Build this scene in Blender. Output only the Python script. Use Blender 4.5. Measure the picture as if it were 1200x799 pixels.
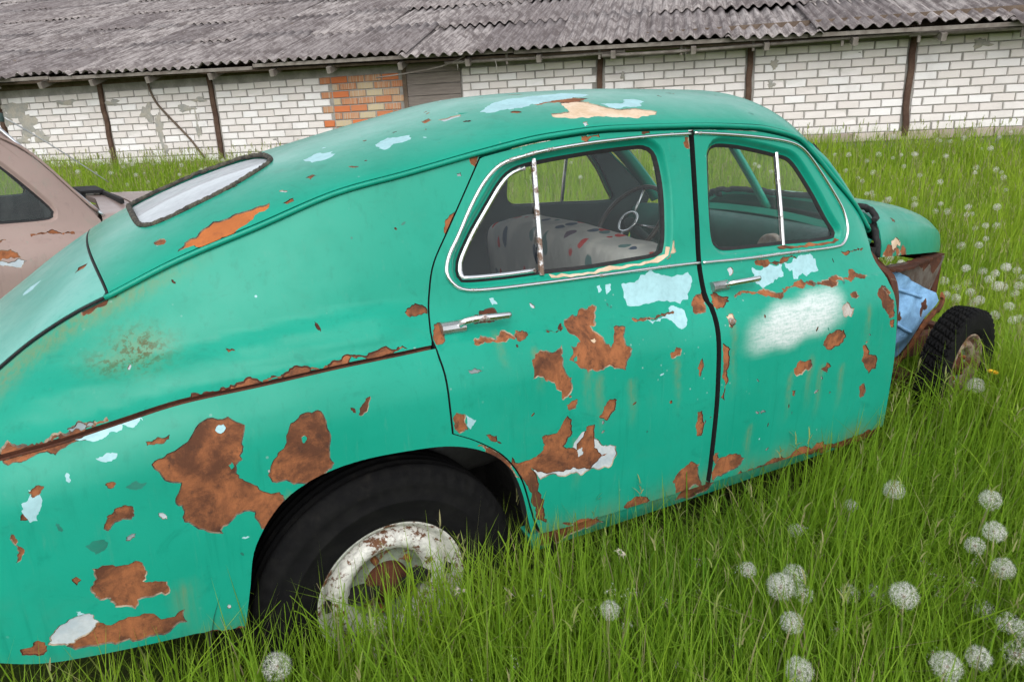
import bpy, math, random
import numpy as np
from mathutils import Matrix, Vector
from mathutils.geometry import delaunay_2d_cdt
for o in list(bpy.data.objects): bpy.data.objects.remove(o)
scene = bpy.context.scene
col = scene.collection
rnd = random.Random(7)
rng = np.random.default_rng(11)

# ---------------------------------------------------------------- camera
cam_d = bpy.data.cameras.new('camera'); cam = bpy.data.objects.new('camera', cam_d); col.objects.link(cam)
cam_d.sensor_width = 36; cam_d.lens = 25.2; cam_d.clip_start = .05; cam_d.clip_end = 400
CAM = Vector((-.582, -2.407, 1.512))
cam.matrix_world = Matrix.Translation(CAM) @ Matrix.Rotation(-.519, 4, 'Z') @ Matrix.Rotation(math.pi/2-.308, 4, 'X') @ Matrix.Rotation(-.002, 4, 'Z')
scene.camera = cam

# ---------------------------------------------------------------- overcast sky, soft sun, exposure
w = bpy.data.worlds.new('World'); scene.world = w; w.use_nodes = True
nt = w.node_tree; bg = nt.nodes['Background']
sky = nt.nodes.new('ShaderNodeTexSky'); sky.sky_type = 'NISHITA'; sky.sun_disc = False
SUN_EL, SUN_AZ = 44, 207          # degrees; azimuth clockwise from +Y
sky.sun_elevation = math.radians(SUN_EL); sky.sun_rotation = math.radians(SUN_AZ)
sky.air_density = 1.0; sky.dust_density = 2.0; sky.ozone_density = 1.0
hs = nt.nodes.new('ShaderNodeHueSaturation'); hs.inputs['Saturation'].default_value = .22
nt.links.new(sky.outputs[0], hs.inputs['Color']); nt.links.new(hs.outputs[0], bg.inputs['Color'])
bg.inputs['Strength'].default_value = .15
sun_d = bpy.data.lights.new('sun', 'SUN'); sun = bpy.data.objects.new('sun', sun_d); col.objects.link(sun)
sun_d.energy = 1.0; sun_d.angle = math.radians(60); sun_d.color = (1, .97, .93)
az, el = math.radians(SUN_AZ), math.radians(SUN_EL)
sdir = Vector((math.sin(az)*math.cos(el), math.cos(az)*math.cos(el), math.sin(el)))
sun.rotation_euler = sdir.to_track_quat('Z', 'Y').to_euler()
vs = scene.view_settings
vs.view_transform = 'Standard'; vs.look = 'None'; vs.gamma = 1; vs.use_curve_mapping = False; vs.exposure = 0.80

# ---------------------------------------------------------------- material helpers
class NT:
    """small wrapper to write node graphs in a few lines"""
    def __init__(s, name):
        s.m = bpy.data.materials.new(name); s.m.use_nodes = True; s.t = s.m.node_tree
        s.t.nodes.clear(); s.out = s.t.nodes.new('ShaderNodeOutputMaterial')
    def n(s, kind, **kw):
        nd = s.t.nodes.new('ShaderNode'+kind)
        for k, v in kw.items():
            if k.startswith('_'): setattr(nd, k[1:], v)
            else:
                sock = nd.inputs[int(k[1:]) if k[0] == 'i' and k[1:].isdigit() else k.replace('__', ' ')]
                s.set(sock, v)
        return nd
    def set(s, sock, v):
        if isinstance(v, bpy.types.NodeSocket): s.t.links.new(v, sock)
        elif isinstance(v, (tuple, list)) and len(v) == 3 and sock.type == 'RGBA': sock.default_value = (*v, 1)
        else: sock.default_value = v
    def coord(s, kind='Object', scale=(1,1,1), loc=(0,0,0)):
        c = s.n('TexCoord'); m = s.n('Mapping', Vector=c.outputs[kind]); m.inputs['Scale'].default_value = scale; m.inputs['Location'].default_value = loc
        return m.outputs[0]
    def noise(s, vec, scale, detail=4, rough=.55, dist=0):
        return s.n('TexNoise', Vector=vec, Scale=scale, Detail=detail, Roughness=rough, Distortion=dist).outputs['Fac']
    def ramp(s, fac, a, b, ca=0., cb=1.):
        nd = s.n('MapRange', Value=fac); nd.inputs['From Min'].default_value = a; nd.inputs['From Max'].default_value = b
        nd.inputs['To Min'].default_value = ca; nd.inputs['To Max'].default_value = cb; nd.interpolation_type = 'SMOOTHSTEP'
        return nd.outputs[0]
    def mix(s, fac, a, b, blend='MIX'):
        nd = s.t.nodes.new('ShaderNodeMix'); nd.data_type = 'RGBA'; nd.blend_type = blend
        s.set(nd.inputs[0], fac); s.set(nd.inputs[6], a); s.set(nd.inputs[7], b); return nd.outputs[2]
    def math(s, op, a, b=0.):
        nd = s.t.nodes.new('ShaderNodeMath'); nd.operation = op; s.set(nd.inputs[0], a); s.set(nd.inputs[1], b); return nd.outputs[0]
    def bump(s, h, strength=.3, dist=.01):
        return s.n('Bump', Height=h, Strength=strength, Distance=dist).outputs[0]
    def bsdf(s, color, rough=.6, **kw):
        b = s.n('BsdfPrincipled'); s.set(b.inputs['Base Color'], color); s.set(b.inputs['Roughness'], rough)
        for k, v in kw.items(): s.set(b.inputs[k.replace('_', ' ')], v)
        s.t.links.new(b.outputs[0], s.out.inputs['Surface']); return b
MATS = {}
def simple(name, color, rough=.7, var=.25, scale=6., bump=.2, bscale=40., metal=0., color2=None, spec=.5, coord='Object', bdist=.004):
    k = NT(name); v = k.coord(coord)
    f = k.noise(v, scale, 5, .6); f2 = k.noise(v, scale*7, 3, .6)
    c2 = color2 or tuple(c*(1-var) for c in color)
    cc = k.mix(k.ramp(f, .35, .65), color, c2)
    cc = k.mix(k.ramp(f2, .4, .75, 0, .35), cc, tuple(c*.6 for c in color))
    kw = dict(Metallic=metal, Specular_IOR_Level=spec)
    if bump: kw['Normal'] = k.bump(k.noise(v, bscale, 4, .65), bump, bdist)
    k.bsdf(cc, k.ramp(f2, .3, .7, max(rough-.08, 0), min(rough+.08, 1)), **kw)
    MATS[name] = k.m; return k.m
# ---------------------------------------------------------------- mesh helpers
def link(o, parent=None):
    col.objects.link(o)
    if parent is not None: o.parent = parent
    return o
def empty(name, loc=(0,0,0), label=None, cat=None, group=None):
    o = bpy.data.objects.new(name, None); o.empty_display_size = .1; col.objects.link(o); o.location = loc
    return tag(o, label, cat, group)
def tag(o, label=None, cat=None, group=None, kind=None):
    for k, v in (('label', label), ('category', cat), ('group', group), ('kind', kind)):
        if v: o[k] = v
    return o
def mesh_data(name, verts, faces, mats=('underbody',), midx=None, smooth=True):
    me = bpy.data.meshes.new(name)
    me.from_pydata([tuple(map(float, p)) for p in verts], [], [tuple(map(int, f)) for f in faces])
    for m in mats: me.materials.append(MATS[m])
    if midx is not None: me.polygons.foreach_set('material_index', np.array(midx, np.int32))
    sm = np.full(len(me.polygons), smooth) if isinstance(smooth, bool) else np.array(smooth)
    me.polygons.foreach_set('use_smooth', sm); me.update(); return me
def mk(name, verts, faces, mats=('underbody',), parent=None, midx=None, smooth=True, auto=None):
    me = mesh_data(name, verts, faces, mats, midx, smooth)
    o = link(bpy.data.objects.new(name, me), parent)
    return o
def raw_mesh(name, co, tris, mats, parent=None, smooth=True, midx=None):
    """big triangle meshes straight from numpy"""
    me = bpy.data.meshes.new(name); n = len(tris)
    me.vertices.add(len(co)); me.vertices.foreach_set('co', np.ascontiguousarray(co, np.float32).ravel())
    me.loops.add(n*3); me.loops.foreach_set('vertex_index', np.ascontiguousarray(tris, np.int32).ravel())
    me.polygons.add(n); me.polygons.foreach_set('loop_start', np.arange(0, n*3, 3, dtype=np.int32))
    me.polygons.foreach_set('use_smooth', np.full(n, smooth))
    for m in mats: me.materials.append(MATS[m])
    if midx is not None: me.polygons.foreach_set('material_index', np.asarray(midx, np.int32))
    me.update(calc_edges=True); me.validate()
    return link(bpy.data.objects.new(name, me), parent)
def box(c, s, rot=None):
    x, y, z = (q/2 for q in s)
    V = np.array([(-x,-y,-z),(x,-y,-z),(x,y,-z),(-x,y,-z),(-x,-y,z),(x,-y,z),(x,y,z),(-x,y,z)], float)
    if rot is not None: V = V @ np.array(rot).T
    return V + np.array(c, float), [(0,3,2,1),(4,5,6,7),(0,1,5,4),(1,2,6,5),(2,3,7,6),(3,0,4,7)]
def join(parts):
    V, F, n = [], [], 0
    for v, f in parts:
        V.append(np.asarray(v, float)); F += [tuple(i+n for i in q) for q in f]; n += len(v)
    return np.concatenate(V), F
def spline(P, n, closed=False):
    P = np.array(P, float); m = len(P)
    Q = np.concatenate([P[-1:], P, P[:2]]) if closed else np.concatenate([2*P[:1]-P[1:2], P, 2*P[-1:]-P[-2:-1]])
    segs = m if closed else m-1
    L = np.array([np.linalg.norm(Q[i+2]-Q[i+1]) for i in range(segs)]); cum = np.concatenate([[0], np.cumsum(L)])
    u = np.linspace(0, cum[-1], n, endpoint=not closed)
    i = np.clip(np.searchsorted(cum, u, side='right')-1, 0, segs-1); t = ((u-cum[i])/L[i])[:, None]
    a, b, c, d = Q[i], Q[i+1], Q[i+2], Q[i+3]
    return .5*((2*b)+(c-a)*t+(2*a-5*b+4*c-d)*t**2+(3*b-a-3*c+d)*t**3)
def sweep(path, nrm, prof, closed=False, cap=True):
    """carry a 2D profile (across, out) along a path; nrm is the outward side"""
    P = np.array(path, float); N = np.array(nrm, float); n = len(P)
    T = (np.roll(P, -1, 0)-np.roll(P, 1, 0)) if closed else np.gradient(P, axis=0)
    T /= np.linalg.norm(T, axis=1)[:, None]+1e-12
    A = np.cross(T, N); A /= np.linalg.norm(A, axis=1)[:, None]+1e-12; N = np.cross(A, T)
    pr = np.array(prof, float); k = len(pr)
    V = (P[:, None]+A[:, None]*pr[None, :, :1]+N[:, None]*pr[None, :, 1:]).reshape(-1, 3); F = []
    for i in range(n if closed else n-1):
        j = (i+1) % n
        for a in range(k):
            b = (a+1) % k; F.append((i*k+a, i*k+b, j*k+b, j*k+a))
    if cap and not closed: F += [tuple(range(k-1, -1, -1)), tuple((n-1)*k+q for q in range(k))]
    return V, F
def circ(r, n=8, sx=1., sy=1., oy=0.):
    return [(r*sx*math.cos(2*math.pi*i/n), oy+r*sy*math.sin(2*math.pi*i/n)) for i in range(n)]
def tube(path, r, n=8, r1=None):
    P = np.array(path, float); T = np.gradient(P, axis=0); T /= np.linalg.norm(T, axis=1)[:, None]+1e-12
    up = np.where(np.abs(T[:, 2:3]) > .9, np.array([[1., 0, 0]]), np.array([[0, 0, 1.]]))
    A = np.cross(T, up); A /= np.linalg.norm(A, axis=1)[:, None]; N = np.cross(A, T)
    rr = np.linspace(r, r if r1 is None else r1, len(P))[:, None, None]
    ang = np.arange(n)*2*math.pi/n
    V = (P[:, None]+rr*(np.cos(ang)[None, :, None]*A[:, None]+np.sin(ang)[None, :, None]*N[:, None])).reshape(-1, 3)
    F = [(i*n+a, i*n+(a+1) % n, (i+1)*n+(a+1) % n, (i+1)*n+a) for i in range(len(P)-1) for a in range(n)]
    return V, F+[tuple(range(n-1, -1, -1)), tuple((len(P)-1)*n+q for q in range(n))]
def lathe(prof, n=64, axis='Y', close=False):
    """profile (radius, along axis)"""
    pr = np.array(prof, float); k = len(pr); a = np.arange(n)*2*math.pi/n
    r, h = pr[:, 0], pr[:, 1]
    V = np.stack([np.outer(np.cos(a), r), np.tile(h, (n, 1)), np.outer(np.sin(a), r)], -1).reshape(-1, 3)
    F = [(i*k+j, i*k+j+1, ((i+1) % n)*k+j+1, ((i+1) % n)*k+j) for i in range(n) for j in range(k-1)]
    return V, F
def poly_in(P, Q):
    """which points P lie in polygon Q"""
    P = np.asarray(P); Q = np.asarray(Q); res = np.zeros(len(P), bool)
    lo, hi = Q.min(0), Q.max(0)
    sel = np.where((P[:, 0] >= lo[0]) & (P[:, 0] <= hi[0]) & (P[:, 1] >= lo[1]) & (P[:, 1] <= hi[1]))[0]
    if len(sel) == 0: return res
    x, y = P[sel, 0][:, None], P[sel, 1][:, None]
    x0, y0 = Q[:, 0][None], Q[:, 1][None]; x1, y1 = np.roll(Q[:, 0], -1)[None], np.roll(Q[:, 1], -1)[None]
    c = ((y0 > y) != (y1 > y)) & (x < (x1-x0)*(y-y0)/(y1-y0+1e-15)+x0)
    res[sel] = c.sum(1) % 2 == 1
    return res
def densify(P, h, closed=True):
    P = np.array(P, float); out = []
    for i in range(len(P) if closed else len(P)-1):
        a, b = P[i], P[(i+1) % len(P)]; m = max(1, int(math.ceil(np.linalg.norm(b-a)/h)))
        out += [a+(b-a)*t/m for t in range(m)]
    if not closed: out.append(P[-1])
    return np.array(out)
def area2(P): return .5*np.sum(P[:, 0]*np.roll(P[:, 1], -1)-np.roll(P[:, 0], -1)*P[:, 1])
def offset(P, d):
    """move a closed polygon outwards by d"""
    P = np.array(P, float)
    if area2(P) < 0: P = P[::-1]
    e = np.roll(P, -1, 0)-P; e /= np.linalg.norm(e, axis=1)[:, None]+1e-12
    n = np.stack([e[:, 1], -e[:, 0]], 1); m = n+np.roll(n, 1, 0); m /= np.maximum(np.linalg.norm(m, axis=1)[:, None], .35)
    return P+m*d
def ragged(P, amp=.16, h=.007, seed=0):
    """break the straight edges of a traced patch up like flaked paint"""
    r = np.random.default_rng(seed); P = np.array(P, float)
    while True:
        nx = np.roll(P, -1, 0); L = np.linalg.norm(nx-P, axis=1)
        if L.max() < h or len(P) > 700: return P
        out = []
        for i in range(len(P)):
            out.append(P[i])
            if L[i] > h:
                e = (nx[i]-P[i])/L[i]; out.append((P[i]+nx[i])/2+np.array([-e[1], e[0]])*L[i]*amp*r.normal()*.8)
        P = np.array(out); amp *= .93
KIND = {'rust': ('rust', 'chip_edge'), 'rustdark': ('rust_dark', 'chip_dark'), 'orange': ('rust_orange', 'chip_dark'), 'blue': ('primer_blue', 'primer_blue'),
        'white': ('primer_white', 'chip_edge'), 'cream': ('primer_cream', 'chip_edge'), 'grey': ('primer_grey', 'chip_dark'),
        'pale': ('primer_pale', 'chip_edge'), 'green2': ('teal_old', 'teal_old'), 'teal': (None, 'chip_edge')}
PAN_MATS = ['teal_paint', 'rust', 'rust_dark', 'rust_orange', 'primer_blue', 'primer_white', 'primer_cream', 'primer_grey', 'primer_pale', 'teal_old', 'chip_edge', 'chip_dark']
def panel(name, surf, outline, holes=(), patches=(), lines=(), grid=.03, thick=.012, parent=None, soft=None, base='teal_paint', seed=0, edge=.03, recess=.0020, fold=None):
    """a sheet-metal panel: triangulated in two surface coordinates, laid on surf(u, v), flaked patches cut in, edges folded inwards"""
    r = np.random.default_rng(seed+5)
    ol = densify(outline, edge); hl = [densify(h, .02) for h in holes]
    verts, edges = [], []
    def add(P, closed=True):
        n0 = len(verts); verts.extend(P.tolist()); m = len(P)
        edges.extend((n0+i, n0+(i+1) % m) for i in range(m if closed else m-1))
    add(ol)
    for h in hl: add(h)
    for l in lines: add(densify(l, .03, False), False)
    pts = []
    for i, (kind, P) in enumerate(patches):
        P = np.array(P, float)
        if len(P) < 3: continue
        if area2(P) < 0: P = P[::-1]
        size = math.sqrt(abs(area2(P)))
        outer = ragged(P, .15, max(.006, min(.012, size/9)), seed*101+i)
        inner = offset(outer, -min(.0024, size*.05)*(1 if kind not in ('blue', 'green2') else .4))
        add(outer); add(inner); pts.append((kind, outer, inner))
    lo, hi = ol.min(0), ol.max(0)
    gx, gy = np.meshgrid(np.arange(lo[0], hi[0], grid), np.arange(lo[1], hi[1], grid*.866)); gx = gx+((np.arange(gx.shape[0]) % 2)*grid/2)[:, None]
    G = np.stack([gx.ravel(), gy.ravel()], 1)+r.normal(0, grid*.06, (gx.size, 2))
    G = G[poly_in(G, ol)]
    for h in hl: G = G[~poly_in(G, h)]
    C = np.array(verts); keep = np.ones(len(G), bool)
    for s in range(0, len(G), 400):
        d = ((G[s:s+400, None]-C[None])**2).sum(-1).min(1); keep[s:s+400] = d > (grid*.3)**2
    verts.extend(G[keep].tolist())
    res = delaunay_2d_cdt([Vector(p) for p in verts], edges, [], 0, 1e-6)
    V2 = np.array([(p.x, p.y) for p in res[0]]); T = np.array([f for f in res[2] if len(f) == 3])
    cen = V2[T].mean(1); ok = poly_in(cen, ol)
    for h in hl: ok &= ~poly_in(cen, h)
    T = T[ok]; cen = cen[ok]
    e1 = V2[T[:, 1]]-V2[T[:, 0]]; e2 = V2[T[:, 2]]-V2[T[:, 0]]; good = np.abs(e1[:, 0]*e2[:, 1]-e1[:, 1]*e2[:, 0]) > 1e-10
    T = T[good]; cen = cen[good]
    mats = [base]+PAN_MATS[1:]+['rubber']
    mi = np.zeros(len(T), int); sunk = np.zeros(len(T), bool); ring = np.zeros(len(T), bool)
    pi_ = seed
    for kind, outer, inner in pts:
        a = poly_in(cen, outer); b = poly_in(cen, inner); main, chip = KIND[kind]; pi_ += 1
        if kind == 'rust' and pi_ % 3: chip = 'chip_dark' if pi_ % 3 == 1 else 'rust_dark'
        mi[a] = mats.index(chip); ring[a] = True; mi[b] = mats.index(main or base); ring[b] = False
        sunk[a] = False
        sunk[b] = kind not in ('blue', 'green2', 'teal')
    used, inv = np.unique(T, return_inverse=True); T = inv.reshape(-1, 3); V2 = V2[used]
    u, v = V2[:, 0], V2[:, 1]; h = 1.2e-3
    P = surf(u, v); N = np.cross(surf(u+h, v)-surf(u-h, v), surf(u, v+h)-surf(u, v-h)); N /= np.linalg.norm(N, axis=1)[:, None]+1e-12
    ref = surf.out(u, v) if hasattr(surf, 'out') else None
    if ref is not None: N *= np.sign((N*ref).sum(1))[:, None]
    fn = np.cross(P[T[:, 1]]-P[T[:, 0]], P[T[:, 2]]-P[T[:, 0]]); fl = (fn*N[T[:, 0]]).sum(1) < 0; T[fl] = T[fl][:, ::-1]
    dep = np.zeros(len(P)); dep[np.unique(T[sunk])] = recess
    rim_v = np.setdiff1d(np.unique(T[ring]), np.unique(T[sunk])); dep[rim_v] = -.0007
    P3 = P-N*dep[:, None]
    # edge fold
    E = np.sort(np.concatenate([T[:, [0, 1]], T[:, [1, 2]], T[:, [2, 0]]]), 1); uq, cnt = np.unique(E, axis=0, return_counts=True); B = set(map(tuple, uq[cnt == 1]))
    faces = [tuple(t) for t in T]; smooth = list(~(ring)); mi = list(mi)
    bv = sorted({i for e in B for i in e}); idx = {b: len(P3)+i for i, b in enumerate(bv)}
    allv = np.concatenate([P3, (P-N*thick)[bv]]) if bv else P3
    for ti, t in enumerate(T):
        for a, b in ((t[0], t[1]), (t[1], t[2]), (t[2], t[0])):
            if (min(a, b), max(a, b)) in B:
                faces.append((b, a, idx[a], idx[b])); smooth.append(False); mi.append(mi[ti] if fold is None else mats.index(fold))
    me = mesh_data(name, allv, faces, mats, mi, np.array(smooth))
    ln = np.zeros((len(me.loops), 3), np.float32); nt_ = len(T)*3
    sel = np.repeat(np.array(smooth[:len(T)]), 3); ln[:nt_][sel] = N[T.ravel()][sel]
    me.normals_split_custom_set(ln.tolist())
    if soft is not None:
        at = me.attributes.new('soft', 'FLOAT_COLOR', 'POINT'); q = np.zeros((len(allv), 4), np.float32); q[:, 3] = 1
        s = soft(allv[:, 0], allv[:, 2]); q[:, :3] = s; at.data.foreach_set('color', q.ravel())
    return link(bpy.data.objects.new(name, me), parent)
class Surf:
    def __init__(s, f, out): s.f = f; s.o = np.array(out, float)
    def __call__(s, u, v): return s.f(np.asarray(u, float), np.asarray(v, float))
    def out(s, u, v): return np.tile(s.o, (len(np.atleast_1d(u)), 1))
def surf_normal(surf, u, v):
    h = 1.5e-3; n = np.cross(surf(u+h, v)-surf(u-h, v), surf(u, v+h)-surf(u, v-h)); n /= np.linalg.norm(n, axis=1)[:, None]
    return n*np.sign((n*surf.out(u, v)).sum(1))[:, None]
def on_surf(surf, uv, off=0.):
    uv = np.array(uv, float); P = surf(uv[:, 0], uv[:, 1]); N = surf_normal(surf, uv[:, 0], uv[:, 1]); return P+N*off, N
# ---------------------------------------------------------------- car materials
def make_paint(name, base, light, dark, speck, chips=.5, rough=.42):
    k = NT(name); v = k.coord()
    big = k.noise(v, 1.7, 4, .6); mid = k.noise(v, 9, 5, .65); fine = k.noise(v, 110, 3, .6)
    c = k.mix(k.ramp(big, .3, .7), base, light)
    c = k.mix(k.ramp(mid, .5, .8, 0, .35), c, dark)
    # run-off streaks: noise stretched along the height
    st = k.noise(k.coord(scale=(14, 14, .9)), 3.2, 5, .65)
    c = k.mix(k.ramp(st, .54, .74, 0, .45), c, dark)
    st2 = k.noise(k.coord(scale=(19, 19, 1.1), loc=(3, 1, 5)), 3.6, 6, .7)
    c = k.mix(k.ramp(st2, .58, .76, 0, .22), c, (.09, .27, .20))
    smg = k.noise(k.coord(scale=(1.0, 1.0, 1.6)), 7, 6, .75, 1.2)
    c = k.mix(k.ramp(smg, .56, .70, 0, .28), c, tuple(q*.72 for q in dark))
    # fine scratches and pin holes in the finish
    vor = k.n('TexVoronoi', Vector=v, Scale=24.); 
    gate = k.ramp(k.noise(v, 3.1, 3, .6), .52, .66)
    pin = k.math('MULTIPLY', k.ramp(vor.outputs['Distance'], .055, .10, 1, 0), gate)
    c = k.mix(k.math('MULTIPLY', pin, chips), c, speck)
    lt = k.n('TexVoronoi', Vector=v, Scale=9.)
    gate2 = k.ramp(k.noise(v, 2.3, 3, .6, .4), .56, .68)
    flake = k.math('MULTIPLY', k.ramp(k.math('ADD', lt.outputs['Distance'], k.math('MULTIPLY', mid, .12)), .105, .13, 1, 0), gate2)
    c = k.mix(k.math('MULTIPLY', flake, chips*1.1), c, light)
    # dull grime
    grime = k.ramp(k.noise(v, 5.5, 6, .7, .6), .52, .8, 0, .22)
    c = k.mix(grime, c, (.05, .20, .14))
    # soft marks stored on the panels: r sprayed white, g rusty run-off, b moss
    a = k.n('Attribute', _attribute_name='soft'); sp = k.n('SeparateColor', Color=a.outputs['Color'])
    c = k.mix(k.math('MULTIPLY', sp.outputs[0], k.ramp(k.math('ADD', k.math('MULTIPLY', k.noise(k.coord(scale=(8, 8, 60)), 2.5, 5, .7), .6), k.math('MULTIPLY', fine, .4)), .35, .6, .55, 1)), c, (.56, .60, .60))
    c = k.mix(k.math('MULTIPLY', sp.outputs[1], k.ramp(k.noise(k.coord(scale=(60, 60, 2)), 1.5, 4, .6), .3, .6, .35, 1)), c, (.22, .15, .035))
    moss = k.math('MULTIPLY', sp.outputs[2], k.ramp(k.noise(v, 60, 5, .7), .47, .60))
    c = k.mix(moss, c, (.05, .062, .012))
    rr = k.ramp(mid, .3, .7, rough-.07, rough+.10)
    h = k.math('ADD', k.math('MULTIPLY', fine, .25), k.noise(v, 28, 4, .6))
    k.bsdf(c, rr, Specular_IOR_Level=.13, Normal=k.bump(h, .14, .004), Coat_Weight=.9, Coat_Roughness=.24, Coat_IOR=1.22)
    MATS[name] = k.m; return k.m
make_paint('teal_paint', (.004, .232, .156), (.009, .268, .186), (.003, .185, .124), (.30, .40, .40))
make_paint('teal_sheen', (.05, .31, .25), (.16, .40, .35), (.014, .245, .19), (.34, .46, .46))  # paler copy of the teal: sky sheen on the trunk lid mixed into the colour
make_paint('pink_paint', (.255, .185, .166), (.29, .215, .19), (.205, .148, .13), (.16, .06, .03), .9, .5)
def make_rust(name, a, b, c3, sc=1.):
    k = NT(name); v = k.coord()
    f = k.noise(v, 13*sc, 7, .7, .4); g = k.noise(v, 60*sc, 5, .7); h = k.noise(v, 240, 3, .6)
    st = k.noise(k.coord(scale=(30, 30, 5)), 2, 4, .6)
    c = k.mix(k.ramp(f, .36, .64), a, b); c = k.mix(k.ramp(g, .5, .72, 0, .75), c, c3)
    c = k.mix(k.ramp(st, .5, .75, 0, .4), c, b)
    c = k.mix(k.ramp(h, .66, .78, 0, .5), c, (.30, .15, .07))
    k.bsdf(c, .9, Specular_IOR_Level=.25, Normal=k.bump(k.math('ADD', f, k.math('MULTIPLY', h, .35)), .45, .006))
    MATS[name] = k.m
make_rust('rust', (.30, .108, .042), (.085, .033, .017), (.042, .021, .015), .60)
make_rust('rust_dark', (.085, .028, .014), (.045, .017, .010), (.03, .012, .008))
make_rust('rust_orange', (.42, .13, .035), (.34, .105, .03), (.25, .08, .03), .7)
simple('primer_blue', (.31, .52, .56), .6, .15, 9, .1)
simple('primer_white', (.50, .53, .54), .7, .3, 14, .2, color2=(.34, .40, .44))
simple('primer_cream', (.52, .38, .25), .75, .3, 14, .25, color2=(.62, .50, .38))
simple('primer_grey', (.25, .30, .31), .7, .3, 14, .2)
simple('primer_pale', (.30, .24, .20), .8, .3, 20, .2, color2=(.42, .40, .37))
simple('chip_edge', (.34, .28, .20), .8, .5, 16, .2, color2=(.060, .040, .028))
simple('chip_dark', (.03, .022, .018), .8, .4, 45, .2, color2=(.16, .12, .08))
simple('teal_old', (.008, .17, .12), .5, .3, 10, .1)
simple('inner_blue', (.19, .38, .60), .75, .4, 26, .8, 60, color2=(.13, .27, .45))
simple('bay_grey', (.10, .085, .07), .9, .5, 16, .4, 60, color2=(.055, .032, .02))
simple('rubber', (.010, .010, .011), .85, .3, 12, .2)
simple('old_rubber', (.030, .028, .024), .95, .5, 40, .9, 70, color2=(.10, .09, .065), bdist=.02)
simple('trim_pale', (.17, .17, .155), .9, .3, 8, .1)
simple('trim_dark', (.024, .050, .045), .8, .3, 8, .1)
simple('trim_green', (.010, .085, .068), .6, .35, 7, .1)
simple('underbody', (.008, .007, .006), .95, .4, 10, .4)
simple('bakelite', (.05, .035, .025), .35, .2, 8, 0)
def make_chrome(name, pit):
    k = NT(name); v = k.coord()
    f = k.noise(v, 35, 5, .7); g = k.noise(v, 6, 4, .6)
    m = k.ramp(k.math('ADD', f, k.math('MULTIPLY', g, .6)), .88-pit, 1.02-pit)
    c = k.mix(m, (.80, .81, .82), (.16, .10, .07))
    k.bsdf(c, k.ramp(m, 0, 1, .20, .8), Metallic=k.ramp(m, 0, 1, 1, .1), Normal=k.bump(f, .08, .003)); MATS[name] = k.m
simple('dull_chrome', (.52, .53, .53), .34, .3, 22, .1, metal=.9)
make_chrome('chrome', -.06); make_chrome('chrome_pitted', .0); make_chrome('chrome_rusty', .13)
def make_glass(name, tint, dust_sheen, dcol=(.35, .36, .34)):
    k = NT(name); v = k.coord()
    tr = k.n('BsdfTransparent', Color=tint); gl = k.n('BsdfGlossy', Color=(.9, .95, .95), Roughness=.03)
    ge = k.n('NewGeometry'); dt = k.n('VectorMath', _operation='DOT_PRODUCT'); k.set(dt.inputs[0], ge.outputs['Incoming']); k.set(dt.inputs[1], ge.outputs['Normal'])
    om = k.math('SUBTRACT', 1., k.math('ABSOLUTE', dt.outputs['Value'])); fr = k.math('ADD', .032, k.math('MULTIPLY', .968, k.math('POWER', om, 5.)))
    m = k.n('MixShader'); k.set(m.inputs[0], fr); k.set(m.inputs[1], tr.outputs[0]); k.set(m.inputs[2], gl.outputs[0])
    df = k.n('BsdfDiffuse', Color=dcol)
    st = k.noise(k.coord(scale=(9, 9, 2)), 3, 5, .6)
    m2 = k.n('MixShader'); k.set(m2.inputs[0], k.ramp(st, .3, .75, dust_sheen*(.4 if dust_sheen < .3 else .85), dust_sheen*(1.5 if dust_sheen < .3 else 1.15))); k.set(m2.inputs[1], m.outputs[0]); k.set(m2.inputs[2], df.outputs[0])
    k.t.links.new(m2.outputs[0], k.out.inputs['Surface']); MATS[name] = k.m
make_glass('glass', (.94, .97, .955), .007)
make_glass('glass_dusty', (.86, .90, .88), .05)
make_glass('glass_sky_white', (.75, .80, .82), .50, (.62, .66, .70))  # rear pane: bright sky reflection put in as whitish diffuse, along with dust
def make_tyre():
    k = NT('tyre'); v = k.coord(); f = k.noise(v, 18, 6, .7); g = k.noise(v, 150, 3, .6)
    c = k.mix(k.ramp(f, .4, .7), (.0035, .0035, .004), (.0075, .0074, .0072)); c = k.mix(k.ramp(g, .68, .8, 0, .22), c, (.05, .047, .042)); c = k.mix(k.ramp(k.noise(v, 5, 5, .7, .5), .55, .75, 0, .35), c, (.045, .040, .032))
    k.bsdf(c, .85, Normal=k.bump(g, .2, .002), Specular_IOR_Level=.14); MATS['tyre'] = k.m
make_tyre()
def make_rim(name, white):
    k = NT(name); v = k.coord(); f = k.noise(v, 20, 7, .72, .3); g = k.noise(v, 75, 5, .7)
    m = k.ramp(k.math('ADD', f, k.math('MULTIPLY', g, .35)), .70, .77)
    c = k.mix(k.ramp(g, .4, .7), white, tuple(q*.62 for q in white)); c = k.mix(m, c, (.13, .055, .025))
    k.bsdf(c, k.ramp(m, 0, 1, .55, .9), Normal=k.bump(g, .3, .003)); MATS[name] = k.m
make_rim('rim_white', (.66, .65, .61)); make_rust('rim_rusty', (.30, .25, .20), (.12, .05, .025), (.05, .024, .015)); make_rim('rim_grey', (.20, .23, .18))
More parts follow.
